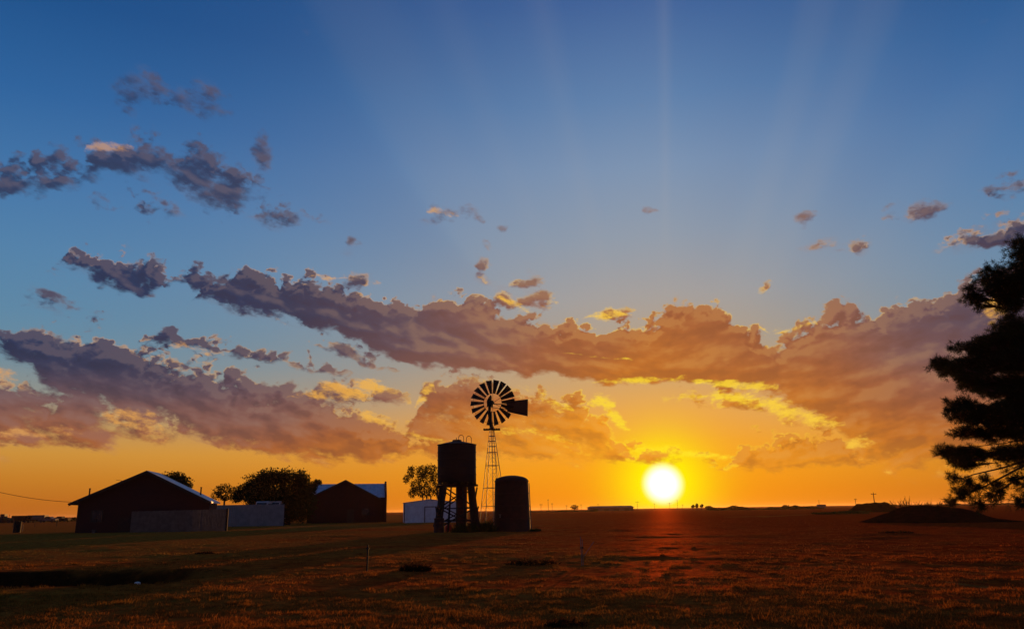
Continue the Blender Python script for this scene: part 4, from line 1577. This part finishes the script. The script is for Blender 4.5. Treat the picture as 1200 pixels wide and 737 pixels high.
# weeds about the feet of the tanks
for i, (px, py, rx, h, lab) in enumerate((
        (543, 623.8, .95, .85, 'dark weeds under the middle of the water tank stand'),
        (556, 623.2, .85, .75, 'dark weeds at the right foot of the water tank stand'),
        (570.5, 623.0, .7, 1.0, 'tall dark weeds between the wind pump and the storage tank'),
        (627, 622.0, .45, .22, 'low weeds at the right foot of the storage tank'))):
    weed_clump('weeds', lab, gp(px, py), rx, rx * .8, h, 420, 60 + i, m=M['leaf'])

# =================================================================== trees
D = D_HOUSE + 26
bs = Vector((ray_y(207, 600, D).x, D, 0))
broad_tree('low round tree crown showing just over the brick building roof', bs, px_blobs([(196, 562, 10, 8), (207, 560, 11, 8), (214, 564, 9, 7), (220, 569, 8, 6), (205, 575, 16, 12)], D, bs), 3600, .17, 101, .22, gap=-0.8)
D = D_PALE + 16
bs = Vector((ray_y(262, 600, D).x, D, 0))
broad_tree('small loose tree left of the big dark tree, behind the pale fence', bs, px_blobs([(256, 574, 7, 5), (263, 571, 8, 5), (272, 574, 7, 5), (254, 580, 6, 5), (264, 580, 10, 7), (276, 582, 8, 7)], D, bs), 1300, .16, 102, .16)
D = gp(345, 614.5).y
bs = Vector((ray_y(338, 600, D).x, D, 0))
broad_tree('big dark spreading tree between the pale fence and the red barn', bs, px_blobs(
    [(318, 560, 18, 11), (303, 567, 18, 13), (288, 575, 15, 10), (335, 561, 18, 12), (352, 562, 12, 12), (349, 577, 20, 16), (318, 580, 28, 14), (366, 570, 7, 6), (372, 565, 6, 4),
     (345, 597, 20, 16), (355, 592, 16, 18), (330, 585, 20, 16), (360, 578, 10, 12), (325, 600, 24, 12), (300, 585, 14, 9), (280, 581, 9, 8)], D, bs), 34000, .17, 103, .32, gap=-0.9)
D = D_SHED + 14
bs = Vector((ray_y(500, 600, D).x, D, 0))
broad_tree('open airy tree standing behind the white shed', bs, px_blobs(
    [(482, 553, 5, 8), (476, 561, 4, 6), (494, 553, 8, 9), (505, 550, 8, 7), (500, 560, 11, 9), (487, 569, 7, 8), (499, 575, 12, 9), (512, 562, 8, 12), (515, 575, 9, 9), (483, 578, 5, 6)], D, bs), 6500, .15, 104, .13, stems=3)


# ------------------------------------------------------------------ the pine at the right edge
def pine():
    D = 27.0
    tx = ray_y(1272, 500, D).x
    base = Vector((tx, D, 0))
    t = thing('pine_tree', 'tall dark long-needled pine cut off by the right edge', 'pine', base)
    k = (ray_y(1201, 500, D) - ray_y(1200, 500, D)).length
    top = 12.3
    g_ = random.Random(77)
    tr = MB()
    tr.path([(0, 0, -.3), (.03, 0, top * .3), (-.04, .05, top * .65), (0, 0, top)], [.30, .24, .15, .03], 10)
    pads = [(1188, 300, 18, 16), (1176, 318, 17, 14), (1194, 325, 22, 22), (1170, 338, 14, 9), (1150, 344, 11, 7), (1141, 337, 8, 6), (1160, 352, 10, 7), (1190, 352, 16, 14), (1197, 380, 18, 16),
            (1182, 395, 20, 12), (1160, 402, 20, 10), (1140, 410, 16, 8), (1124, 407, 8, 6), (1112, 424, 12, 8), (1108, 437, 10, 7), (1130, 428, 24, 13), (1158, 425, 26, 16), (1186, 424, 26, 20),
            (1128, 446, 18, 7), (1155, 448, 22, 9), (1188, 452, 22, 14),
            (1136, 459, 10, 4), (1160, 463, 16, 5), (1190, 470, 20, 12),
            (1110, 478, 10, 8), (1106, 488, 7, 7), (1128, 474, 14, 8), (1130, 490, 20, 12), (1155, 488, 22, 15), (1182, 490, 26, 20), (1146, 504, 20, 7), (1172, 508, 22, 8), (1196, 512, 20, 10),
            (1114, 526, 10, 6), (1130, 530, 16, 9), (1152, 532, 18, 9), (1175, 532, 18, 8), (1197, 530, 18, 10), (1125, 541, 10, 5), (1146, 544, 12, 4),
            (1124, 560, 6, 6), (1132, 566, 8, 7), (1120, 576, 9, 7), (1130, 580, 7, 6), (1117, 588, 6, 5), (1140, 572, 6, 5), (1150, 590, 8, 9), (1158, 582, 8, 8), (1168, 568, 8, 5), (1176, 577, 5, 4), (1162, 560, 7, 4),
            (1188, 562, 9, 5), (1195, 588, 9, 8), (1205, 580, 10, 8)]
    for i in range(46):
        yy = g_.uniform(296, 520)
        x0_ = 1206 - (yy - 280) * .62 if yy < 345 else (1172 if yy < 392 else 1138)
        if (352 < yy < 376 or 456 < yy < 470 or 514 < yy < 526):
            continue
        pads.append((g_.uniform(x0_ + 12, 1300), yy, g_.uniform(16, 26), g_.uniform(8, 13)))
    # the half beyond the picture's edge
    for i in range(6):
        pads.append((None, Vector((g_.uniform(-.2, .2), g_.uniform(-.2, .2), top - .1 - i * .28)), .28 + .08 * i, .28))
    for i in range(150):
        z = 1.6 + (top - 2.0) * (i + .5) / 150
        w = min(4.4, (top - z) * .48 + .5)
        a_ = g_.uniform(-2.2, 2.2)
        rr = w * g_.uniform(.15, 1.0)
        c_ = Vector((math.cos(a_) * rr, math.sin(a_) * rr, z))
        cp = CAM3.transposed() @ (base + c_ - Vector((0, 0, CAM_H)))
        qx, qy = 600 - FPX * cp.x / cp.z, PH / 2 + FPX * cp.y / cp.z
        if qx < (1234 + (278 - qy) * .62 if qy < 350 else 1180):
            continue                                    # outside the outline the crown has on this side
        pads.append((None, c_, g_.uniform(.55, 1.0), g_.uniform(.3, .5)))
    limbs = MB()
    V, F = [], []
    low_limbs = []
    for L_, r0 in (([(1272, 500), (1225, 532), (1180, 556), (1150, 572), (1122, 582)], .06), ([(1272, 520), (1228, 548), (1190, 562), (1165, 580), (1148, 592)], .055),
                   ([(1272, 505), (1220, 535), (1175, 548), (1140, 556), (1124, 562)], .05), ([(1272, 540), (1235, 566), (1205, 582), (1192, 590)], .05)):
        P_ = [ray_y(px, py, D + .12 * i_) - base for i_, (px, py) in enumerate(L_)]
        P_[0].x = 0
        limbs.path(P_, [r0 * (1 - .8 * i_ / (len(P_) - 1)) for i_ in range(len(P_))], 6)
        for a_, b_ in zip(P_, P_[1:]):
            low_limbs += [a_.lerp(b_, f) for f in (0, .25, .5, .75)]
    gn = np.random.default_rng(78)
    for i, pd in enumerate(pads):
        if pd[0] is None:
            c, rw, rh = pd[1], pd[2], pd[3]
            n = 52
        else:
            px, py, hw, hh = pd
            c = ray_y(px, py, D) - base
            c.y += g_.uniform(-.7, .7)
            rw, rh = hw * k, hh * k
            n = int(22 + hw * hh * .66) if hw > 10.5 else int(11 + hw * hh * .36)
        droop = c.z + .20 * math.hypot(c.x, c.y) - .3
        st = Vector((0, 0, min(top - .3, droop if c.z < 4 else c.z - .35)))
        md = st.lerp(c, .55) + Vector((0, 0, -.1))
        if pd[0] is not None and pd[1] > 550:
            c.y *= .5
            md = min(low_limbs, key=lambda q_: (q_ - c).length)
            limbs.path([md, md.lerp(c, .6) + Vector((0, 0, .04)), c], [.016, .012, .006], 5)
        else:
            limbs.path([st, md, c], [.03, .016, .006] if i % 4 else [.075, .05, .012], 6)
        d = gn.normal(size=(n, 3))
        d /= np.linalg.norm(d, axis=1)[:, None]
        rr = gn.random(n) ** .42 * np.where(gn.random(n) < .2, 1.45, 1.0)
        P = np.array(c) + d * rr[:, None] * np.array([rw, min(rw, .8), rh])
        for j in range(0, n, 3):
            limbs.path([tuple(md.lerp(c, .5)), tuple(P[j])], [.014, .006], 4)
        q = 30
        # needle tuft: long needles bursting outwards from each twig end
        dirs = gn.normal(size=(n, q, 3)) * .75 + (d * np.array([1, .7, .6]))[:, None, :] * .55 + np.array([0, 0, .15])
        dirs /= np.linalg.norm(dirs, axis=2)[..., None]
        ln = gn.uniform(.07, .155, (n, q, 1))
        side = np.cross(dirs, gn.normal(size=(n, q, 3)))
        side /= np.linalg.norm(side, axis=2)[..., None]
        wdt = .006
        st_ = P[:, None, :] + gn.normal(size=(n, q, 3)) * .035
        tip = st_ + dirs * ln
        vv = np.stack([st_ - side * wdt, st_ + side * wdt, tip + side * wdt * .5, tip - side * wdt * .5], 2).reshape(-1, 3)
        V.append(vv)
    V = np.vstack(V)
    tr.build('trunk', M['bark'], t, smooth=True)
    limbs.build('branches', M['bark'], t)
    fast_mesh('crown', V, np.arange(len(V)).reshape(-1, 4), M['needle'], t)


pine()

# =================================================================== small things on the pasture
p = gp(430, 671.5)
z_ = on_plane(430, 640.5, p, Vector((0, 1, 0))).z
tp = thing('steel_post', 'single thin dark steel post standing alone in the pasture', 'post', (p.x, p.y, ground_z(p)))
MB().box((0, 0, z_ / 2 - .15), (.045, .012, z_ + .3)).box((0, .018, z_ / 2 - .15), (.012, .024, z_ + .3)).build('shaft', M['rubber'], tp)
MB().box((0, -.012, z_ * .86), (.10, .012, .03)).build('clip', M['steel'], tp)

p = gp(682.5, 663)
z_ = on_plane(681, 629, p, Vector((0, 1, 0))).z
k_ = (ray_y(683, 650, p.y) - ray_y(682, 650, p.y)).length
ts = thing('pipe_stand', 'thin pair of pale pipes with a slanting stay in the pasture', 'pipe stand', (p.x, p.y, ground_z(p)))
MB().tube((-.6 * k_, 0, -.2), (-1.0 * k_, 0, z_), .012, .011, 8).build('pipe', M['galv'], ts)
MB().tube((1.2 * k_, .05, -.2), (1.0 * k_, .05, z_ * .92), .010, .009, 8).build('pipe', M['galv'], ts)
MB().tube((1.0 * k_, 0, z_ * .28), (15 * k_, .2, z_ * .80), .008, .008, 6).build('stay', M['galv'], ts)
MB().box((0, .02, z_ * .62), (4 * k_, .03, .04)).build('clamp', M['steel'], ts)

p = gp(161, 682.5)
zc = ground_z(p)
tc_ = thing('pipe_end', 'short white pipe end poking out of the dark ditch', 'pipe', (p.x, p.y, zc), R(10))
MB().lathe([(.07, 0), (.07, .03), (.055, .03), (.055, .20)], 16).build('stub', M['white'], tc_, smooth=True)
MB().lathe([(.066, .202), (.066, .25), (.03, .262)], 16).build('cap', M['white'], tc_, smooth=True)

weed_clump('bush', 'small dark round weed in the open pasture right of the steel post', gp(487, 671), .42, .36, .20, 260, 71, 'bush')
for i, (px, py, s, lab) in enumerate(((660, 729, .16, 'dark weed tuft near the bottom edge right of centre'), (240, 650, .2, 'dark weed tuft in front of the board fence'),
                                       (1050, 625, .5, 'low dark weed tuft left of the pine in the far pasture'), (625, 662, .42, 'wide low weed patch left of the pipe stand'))):
    weed_clump('weed_tuft', lab, gp(px, py), s * 1.9, s * 1.2, s * .30, 150, 80 + i)

p = gp(20, 624)
kk = (ray_y(21, 615, p.y) - ray_y(20, 615, p.y)).length
drum('dark trash drum standing alone left of the brick building', 19.5, 623.8, 8.0 * kk, 12.5 * kk, M['blacktank'])
p = gp(26, 622)
to = thing('marker_post', 'thin pale post beside the dark trash drum at far left', 'post', (p.x, p.y, ground_z(p)))
MB().tube((0, 0, -.2), (.03, 0, 8 * kk), .035, .03, 8).build('shaft', M['dust'], to)
MB().lathe([(.045, 8 * kk), (.045, 8 * kk + .04), (.02, 8 * kk + .05)], 10).build('cap', M['dust'], to)

p = gp(109.5, 624.6)
tw = thing('bucket', 'small whitish bucket by the left end of the brick building', 'bucket', (p.x, p.y, ground_z(p)))
MB().lathe([(.13, 0), (.17, .30), (.18, .31), (.18, .33)], 18, capt=False).build('shell', M['dust'], tw, smooth=True)
MB().path([(-.17, 0, .30), (-.12, -.1, .20), (0, -.17, .16), (.12, -.1, .20), (.17, 0, .30)], .008, 5).build('handle', M['steel'], tw)

# ------------------------------------------------------------------ mound of earth at the right
def mound(name, label, px0, px1, py_base, py_top, seed, dpth=5.0, skew=.5):
    p = gp((px0 + px1) / 2, py_base)
    D_ = p.y + dpth
    a, b = ray_y(px0, 600, D_), ray_y(px1, 600, D_)
    hw = (b.x - a.x) / 2
    h = ray_y((px0 + px1) / 2, py_top, D_).z
    nx, ny = 90, 40
    x = np.linspace(-1.15, 1.15, nx)
    y = np.linspace(-1.15, 1.15, ny)
    Xg, Yg = np.meshgrid(x, y)
    px_ = 1 - sstep(skew, 1.0, np.abs(Xg + .12 * vnoise(Xg * 2, Yg * 2, seed)))
    py_ = 1 - sstep(.1, 1.0, np.abs(Yg))
    Z = h * px_ * py_ * (1 + .16 * vnoise(Xg * 4, Yg * 3, seed + 1) + .08 * vnoise(Xg * 11, Yg * 7, seed + 4)) + .05 * vnoise(Xg * hw * 1.5, Yg * dpth * 1.5, seed + 2) - .12
    V = np.stack([(Xg * hw).ravel(), (Yg * dpth).ravel(), Z.ravel()], 1)
    i, j = np.meshgrid(np.arange(ny - 1), np.arange(nx - 1), indexing='ij')
    q = (i * nx + j).ravel()
    F = np.stack([q, q + 1, q + nx + 1, q + nx], 1)
    o = fast_mesh(name, V, F, M['mound'])
    o.location = ((a.x + b.x) / 2, D_, 0)
    o.data.shade_smooth()
    tag(o, label, 'earth mound', kind='structure')
    return o, h


MO, MH = mound('earth_mound', 'long dark mound of earth in the field left of the pine', 1000, 1176, 613, 591.6, 31, 7.0, .06)
mound('low_mound', 'low dark spoil heap on the horizon under the cross-armed pole', 1003, 1044, 600, 588.5, 35, 12.0, .55)
for i, (px, h) in enumerate(((1046, .7), (1057, .9), (1064, 1.0), (1075, .6), (1088, .8), (1101, .6))):
    D_ = MO.location.y
    p = ray_y(px, 590, D_)
    o = weed_clump('dry_weed', 'thin dry weed on top of the dark mound, %s from its left end' % ('first', 'second', 'third', 'fourth', 'fifth', 'sixth')[i], (p.x, p.y), .35, .3, h, 26, 90 + i,
                   group='weeds on the mound')
    o.location.z = MH * .93

# =================================================================== along the horizon
def upole(label, px, py_top, D, arm=1.2, group='utility poles on the horizon', thick=.17):
    p = ray_y(px, 595, D)
    h = ray_y(px, py_top, D).z
    t = thing('utility_pole', label, 'pole', (p.x, D, -.1), group=group)
    MB().tube((0, 0, -.4), (0, 0, h), thick, thick * .75, 8).build('pole', M['pole'], t)
    if arm:
        MB().box((0, -.2, h - .7), (arm * 2, .16, .2)).build('crossarm', M['pole'], t)
        for s in (-1, 1):
            MB().tube((s * arm * .85, -.2, h - .6), (s * arm * .85, -.2, h - .3), .08, .06, 6).build('insulator', M['glass'], t)
    return t


ordw = ('first', 'second', 'third', 'fourth', 'fifth', 'sixth')
for i, (px, py, D, arm) in enumerate(((634, 590, 620, 1.2), (642.5, 584.5, 620, .5), (647, 589, 640, .9), (664, 591.5, 760, 1.1), (681, 590.5, 760, .5), (701, 590, 900, 1.2))):
    upole('distant utility pole on the horizon, %s to the right of the storage tank' % ordw[i], px, py, D, arm)
for i, (px, py, D, arm) in enumerate(((747, 587, 720, 1.7), (767, 589.5, 900, 1.2), (785, 588.7, 800, 1.8), (794, 585.5, 780, .6), (800, 590.5, 900, 1.2))):
    upole('distant utility pole against the sun glow, %s right of the long low far building' % ordw[i], px, py, D, arm)
upole('thin distant pole left of the cross-armed pole above the low heap', 1003.5, 583.5, 480, .8)
upole('cross-armed utility pole rising over the low spoil heap at right', 1025.5, 576.5, 330, 1.1, None, .2)
upole('thin far pole at the right end of the far hedge', 960.5, 585.5, 620, 0)

# long low building under the sun
D = 640
p0, p1 = ray_y(689, 597, D), ray_y(744, 597, D)
tb = thing('far_building', 'long low building with a flat-topped roof on the horizon left of the sun', 'building', ((p0.x + p1.x) / 2, D, -.2))
wl = p1.x - p0.x
hh = ray_y(718, 592.6, D).z + .2
MB().box((0, 8, hh * .36), (wl * .94, 16, hh * .72)).build('wall', M['farwall'], tb)
MB().prism([(-wl / 2, -.4, hh * .70), (wl / 2, -.4, hh * .70), (wl * .44, 6, hh), (-wl * .42, 6, hh)], (0, 0.02, .12)) \
    .prism([(-wl / 2, 16.4, hh * .70), (wl / 2, 16.4, hh * .70), (wl * .44, 10, hh), (-wl * .42, 10, hh)], (0, 0, .12)) \
    .box((0, 8, hh + .05), (wl * .86, 4.2, .14)).build('roof', M['farwall'], tb)
for i in range(4):
    MB().box((-wl * .33 + i * wl * .22, -.03, hh * .27), (wl * .1, .1, hh * .5)).build('door', M['door'], tb)

# trees and hedge far off
for i, (px, hw, hh_, D, lab) in enumerate(((673, 5, 3.2, 560, 'lone bushy tree on the horizon left of the long low building'),
                                          (812, 2.0, 2.2, 560, 'small far tree right of the sun, leftmost of its little row'),
                                          (816.5, 1.7, 3.0, 560, 'small far tree right of the sun, second in its little row'),
                                          (822, 2.0, 2.6, 560, 'small far tree right of the sun, rightmost of its little row'))):
    b_ = Vector((ray_y(px, 598, D).x, D, 0))
    hy = 598 - .015 * (px - 600)
    broad_tree(lab, b_, px_blobs([(px, hy - hh_ * .9, hw, hh_ * .8), (px - hw * .5, hy - hh_ * .6, hw * .6, hh_ * .5), (px + hw * .5, hy - hh_ * .7, hw * .6, hh_ * .6)], D, b_), 300, .45, 120 + i, .2)


def far_hedge(name, label, px0, px1, D, h, n, seed, leaf=.45):
    g_ = np.random.default_rng(seed)
    px = g_.uniform(px0, px1, n)
    a = np.array([ray_y(q, 597, D).x for q in (px0, px1)])
    X = a[0] + (px - px0) / (px1 - px0) * (a[1] - a[0])
    hh = h * np.clip(.55 + .5 * vnoise(X / 9.0, X * 0, seed) + .3 * vnoise(X / 2.5, X * 0, seed + 1), .15, 1.4)
    P = np.stack([X, D + g_.normal(size=n) * 1.5, g_.random(n) ** .8 * hh], 1)
    u = g_.normal(size=(n, 3)); u /= np.linalg.norm(u, axis=1)[:, None]
    w = np.cross(u, g_.normal(size=(n, 3))); w /= np.linalg.norm(w, axis=1)[:, None]
    s = leaf * g_.uniform(.6, 1.4, n)[:, None]
    V = np.stack([P - u * s, P + w * s * .5, P + u * s, P - w * s * .5], 1).reshape(-1, 3)
    o = fast_mesh(name, V, np.arange(4 * n).reshape(-1, 4), M['leaf'])
    tag(o, label, 'hedge', kind='stuff')


far_hedge('far_scrub', 'far-off line of low dark scrub along the horizon right of the sun', 828, 962, 420, 2.3, 5000, 41)
far_hedge('far_brush', 'far-off line of low brush along the horizon left of the sun', 600, 700, 540, 1.3, 2600, 43)
far_hedge('far_thicket', 'far-off thicket along the horizon at the far right', 1036, 1290, 700, 1.6, 3600, 45)
far_hedge('far_shelterbelt', 'far-off dark belt of scrub along the left horizon', -120, 92, 300, 2.0, 5200, 47, .35)
far_hedge('roadside_growth', 'dark roadside growth in the field left of the mound', 955, 1016, 150, .55, 1500, 48, .15)

# white stock trailer far off left of the heap
D = 420
p = ray_y(963, 597, D)
tt_ = thing('stock_trailer', 'small pale trailer parked far off at the end of the scrub', 'trailer', (p.x, D, 0))
wv = 9 * (ray_y(964, 597, D) - ray_y(963, 597, D)).length
MB().box((0, 0, 1.35), (wv, 2.2, 1.7)).build('body', M['dust'], tt_)
MB().box((0, -1.115, 1.7), (wv * .86, .02, .3)).build('vent_slot', M['rubber'], tt_)
for x in (-.4, .5):
    MB().tube((x, -1.12, .38), (x, -.85, .38), .38, .38, 16).build('wheel', M['rubber'], tt_)
MB().tube((wv / 2, 0, .6), (wv / 2 + 1.2, 0, .55), .06, .05, 6).build('drawbar', M['steel'], tt_)


# machinery parked along the left horizon
def pickup(label, px, D, m, flip=1):
    p = ray_y(px, 606, D)
    t = thing('pickup_truck', label, 'truck', (p.x, D, 0))
    prof = [(-2.7, .55), (2.6, .55), (2.7, .85), (2.6, 1.08), (1.45, 1.15), (.85, 1.78), (-.5, 1.8), (-.72, 1.18), (-2.7, 1.15)]
    MB().prism([(x * flip, -.95, z) for x, z in prof], (0, 1.9, 0)).build('body', m, t)
    MB().prism([(x * flip, -.957, z) for x, z in ((-.5, 1.22), (1.25, 1.22), (.8, 1.68), (-.42, 1.7))], (0, .005, 0)).build('window', M['glass'], t)
    for x in (-1.7, 1.75):
        MB().tube((x * flip, -.98, .40), (x * flip, -.7, .40), .40, .40, 18).build('wheel', M['rubber'], t)
        MB().tube((x * flip, .7, .40), (x * flip, .98, .40), .40, .40, 18).build('wheel', M['rubber'], t)
    return t


def tractor(label, px, D):
    p = ray_y(px, 606, D)
    t = thing('tractor', label, 'tractor', (p.x, D, 0))
    MB().prism([(x, -.4, z) for x, z in ((-.3, .8), (2.2, .75), (2.3, 1.5), (.4, 1.7), (-.3, 1.3))], (0, .8, 0)).build('hood', M['tractor'], t)
    c = MB().prism([(x, -.75, z) for x, z in ((-1.2, 1.1), (.35, 1.2), (.2, 2.75), (-1.15, 2.75))], (0, 1.5, 0)).build('cab', M['tractor'], t)
    MB().prism([(x, -.757, z) for x, z in ((-1.05, 1.55), (.22, 1.6), (.12, 2.6), (-1.02, 2.6))], (0, .005, 0)).build('window', M['glass'], c)
    MB().tube((1.2, .1, 1.6), (1.2, .1, 2.6), .06, .06, 8).build('exhaust', M['steel'], t)
    for x, r in ((-.9, .9), (1.8, .55)):
        for s in (-1, 1):
            MB().tube((x, s * .75, r), (x, s * 1.15, r), r, r, 22).build('wheel', M['rubber'], t)
    return t


def wagon(label, px, D, w, h, m):
    p = ray_y(px, 606, D)
    t = thing('grain_wagon', label, 'wagon', (p.x, D, 0))
    MB().prism([(-w * .36, 0, .9), (w * .36, 0, .9), (w * .5, 0, 1.5), (w * .5, 0, h), (-w * .5, 0, h), (-w * .5, 0, 1.5)], (0, 2.3, 0)).build('box', m, t)
    MB().box((0, 1.15, .75), (w * .9, .9, .18)).build('frame', M['steel'], t)
    for x in (-w * .33, w * .33):
        MB().tube((x, .1, .5), (x, .4, .5), .5, .5, 18).build('wheel', M['rubber'], t)
        MB().tube((x, 1.9, .5), (x, 2.2, .5), .5, .5, 18).build('wheel', M['rubber'], t)
    MB().tube((w * .45, 1.15, .75), (w * .45 + 1.6, 1.15, .5), .06, .05, 6).build('drawbar', M['steel'], t)
    return t


DL = 250
tractor('dark tractor parked on the left horizon at the picture edge', 6, DL)
wagon('dark grain wagon on the left horizon beside the tractor', 23, DL + 4, 5.2, 2.2, M['blacktank'])
wagon('grey grain wagon on the left horizon, middle of the parked row', 42, DL + 9, 5.6, 2.3, M['dust'])
pickup('grey pickup truck on the left horizon right of the grey wagon', 57, DL, M['dust'])
pickup('dark pickup truck on the left horizon nearest to the brick building', 72, DL + 6, M['blacktank'], -1)

# wire fence across the far left field
a, b = gp(-60, 618.5), gp(92, 616.5)
tf = thing('wire_fence', 'thin wire fence across the field left of the brick building', 'fence', a, math.atan2((b - a).y, (b - a).x))
L = (b - a).length
n = int(L / 4)
for i in range(n + 1):
    MB().box((L * i / n, 0, .5), (.06, .06, 1.3)).build('post', M['steel'], tf)
w_ = MB()
for z in (.35, .65, .95):
    w_.tube((0, -.04, z), (L, -.04, z), .006, .006, 4)
w_.build('wire', M['galv'], tf)


# =================================================================== the evening haze
hz = MB().box((0, 0, 7.0), (20000, 20000, 17.0)).build('haze', None)
hz["kind"] = "stuff"
hm = bpy.data.materials.new('haze_air')
hm.use_nodes = True
hm.node_tree.nodes.clear()
pv = hm.node_tree.nodes.new('ShaderNodeVolumePrincipled')
pv.inputs['Color'].default_value = (0.95, 0.6, 0.35, 1)
pv.inputs['Density'].default_value = 0.00005
pv.inputs['Anisotropy'].default_value = 0.5
ho = hm.node_tree.nodes.new('ShaderNodeOutputMaterial')
hm.node_tree.links.new(pv.outputs[0], ho.inputs['Volume'])
hz.data.materials.append(hm)
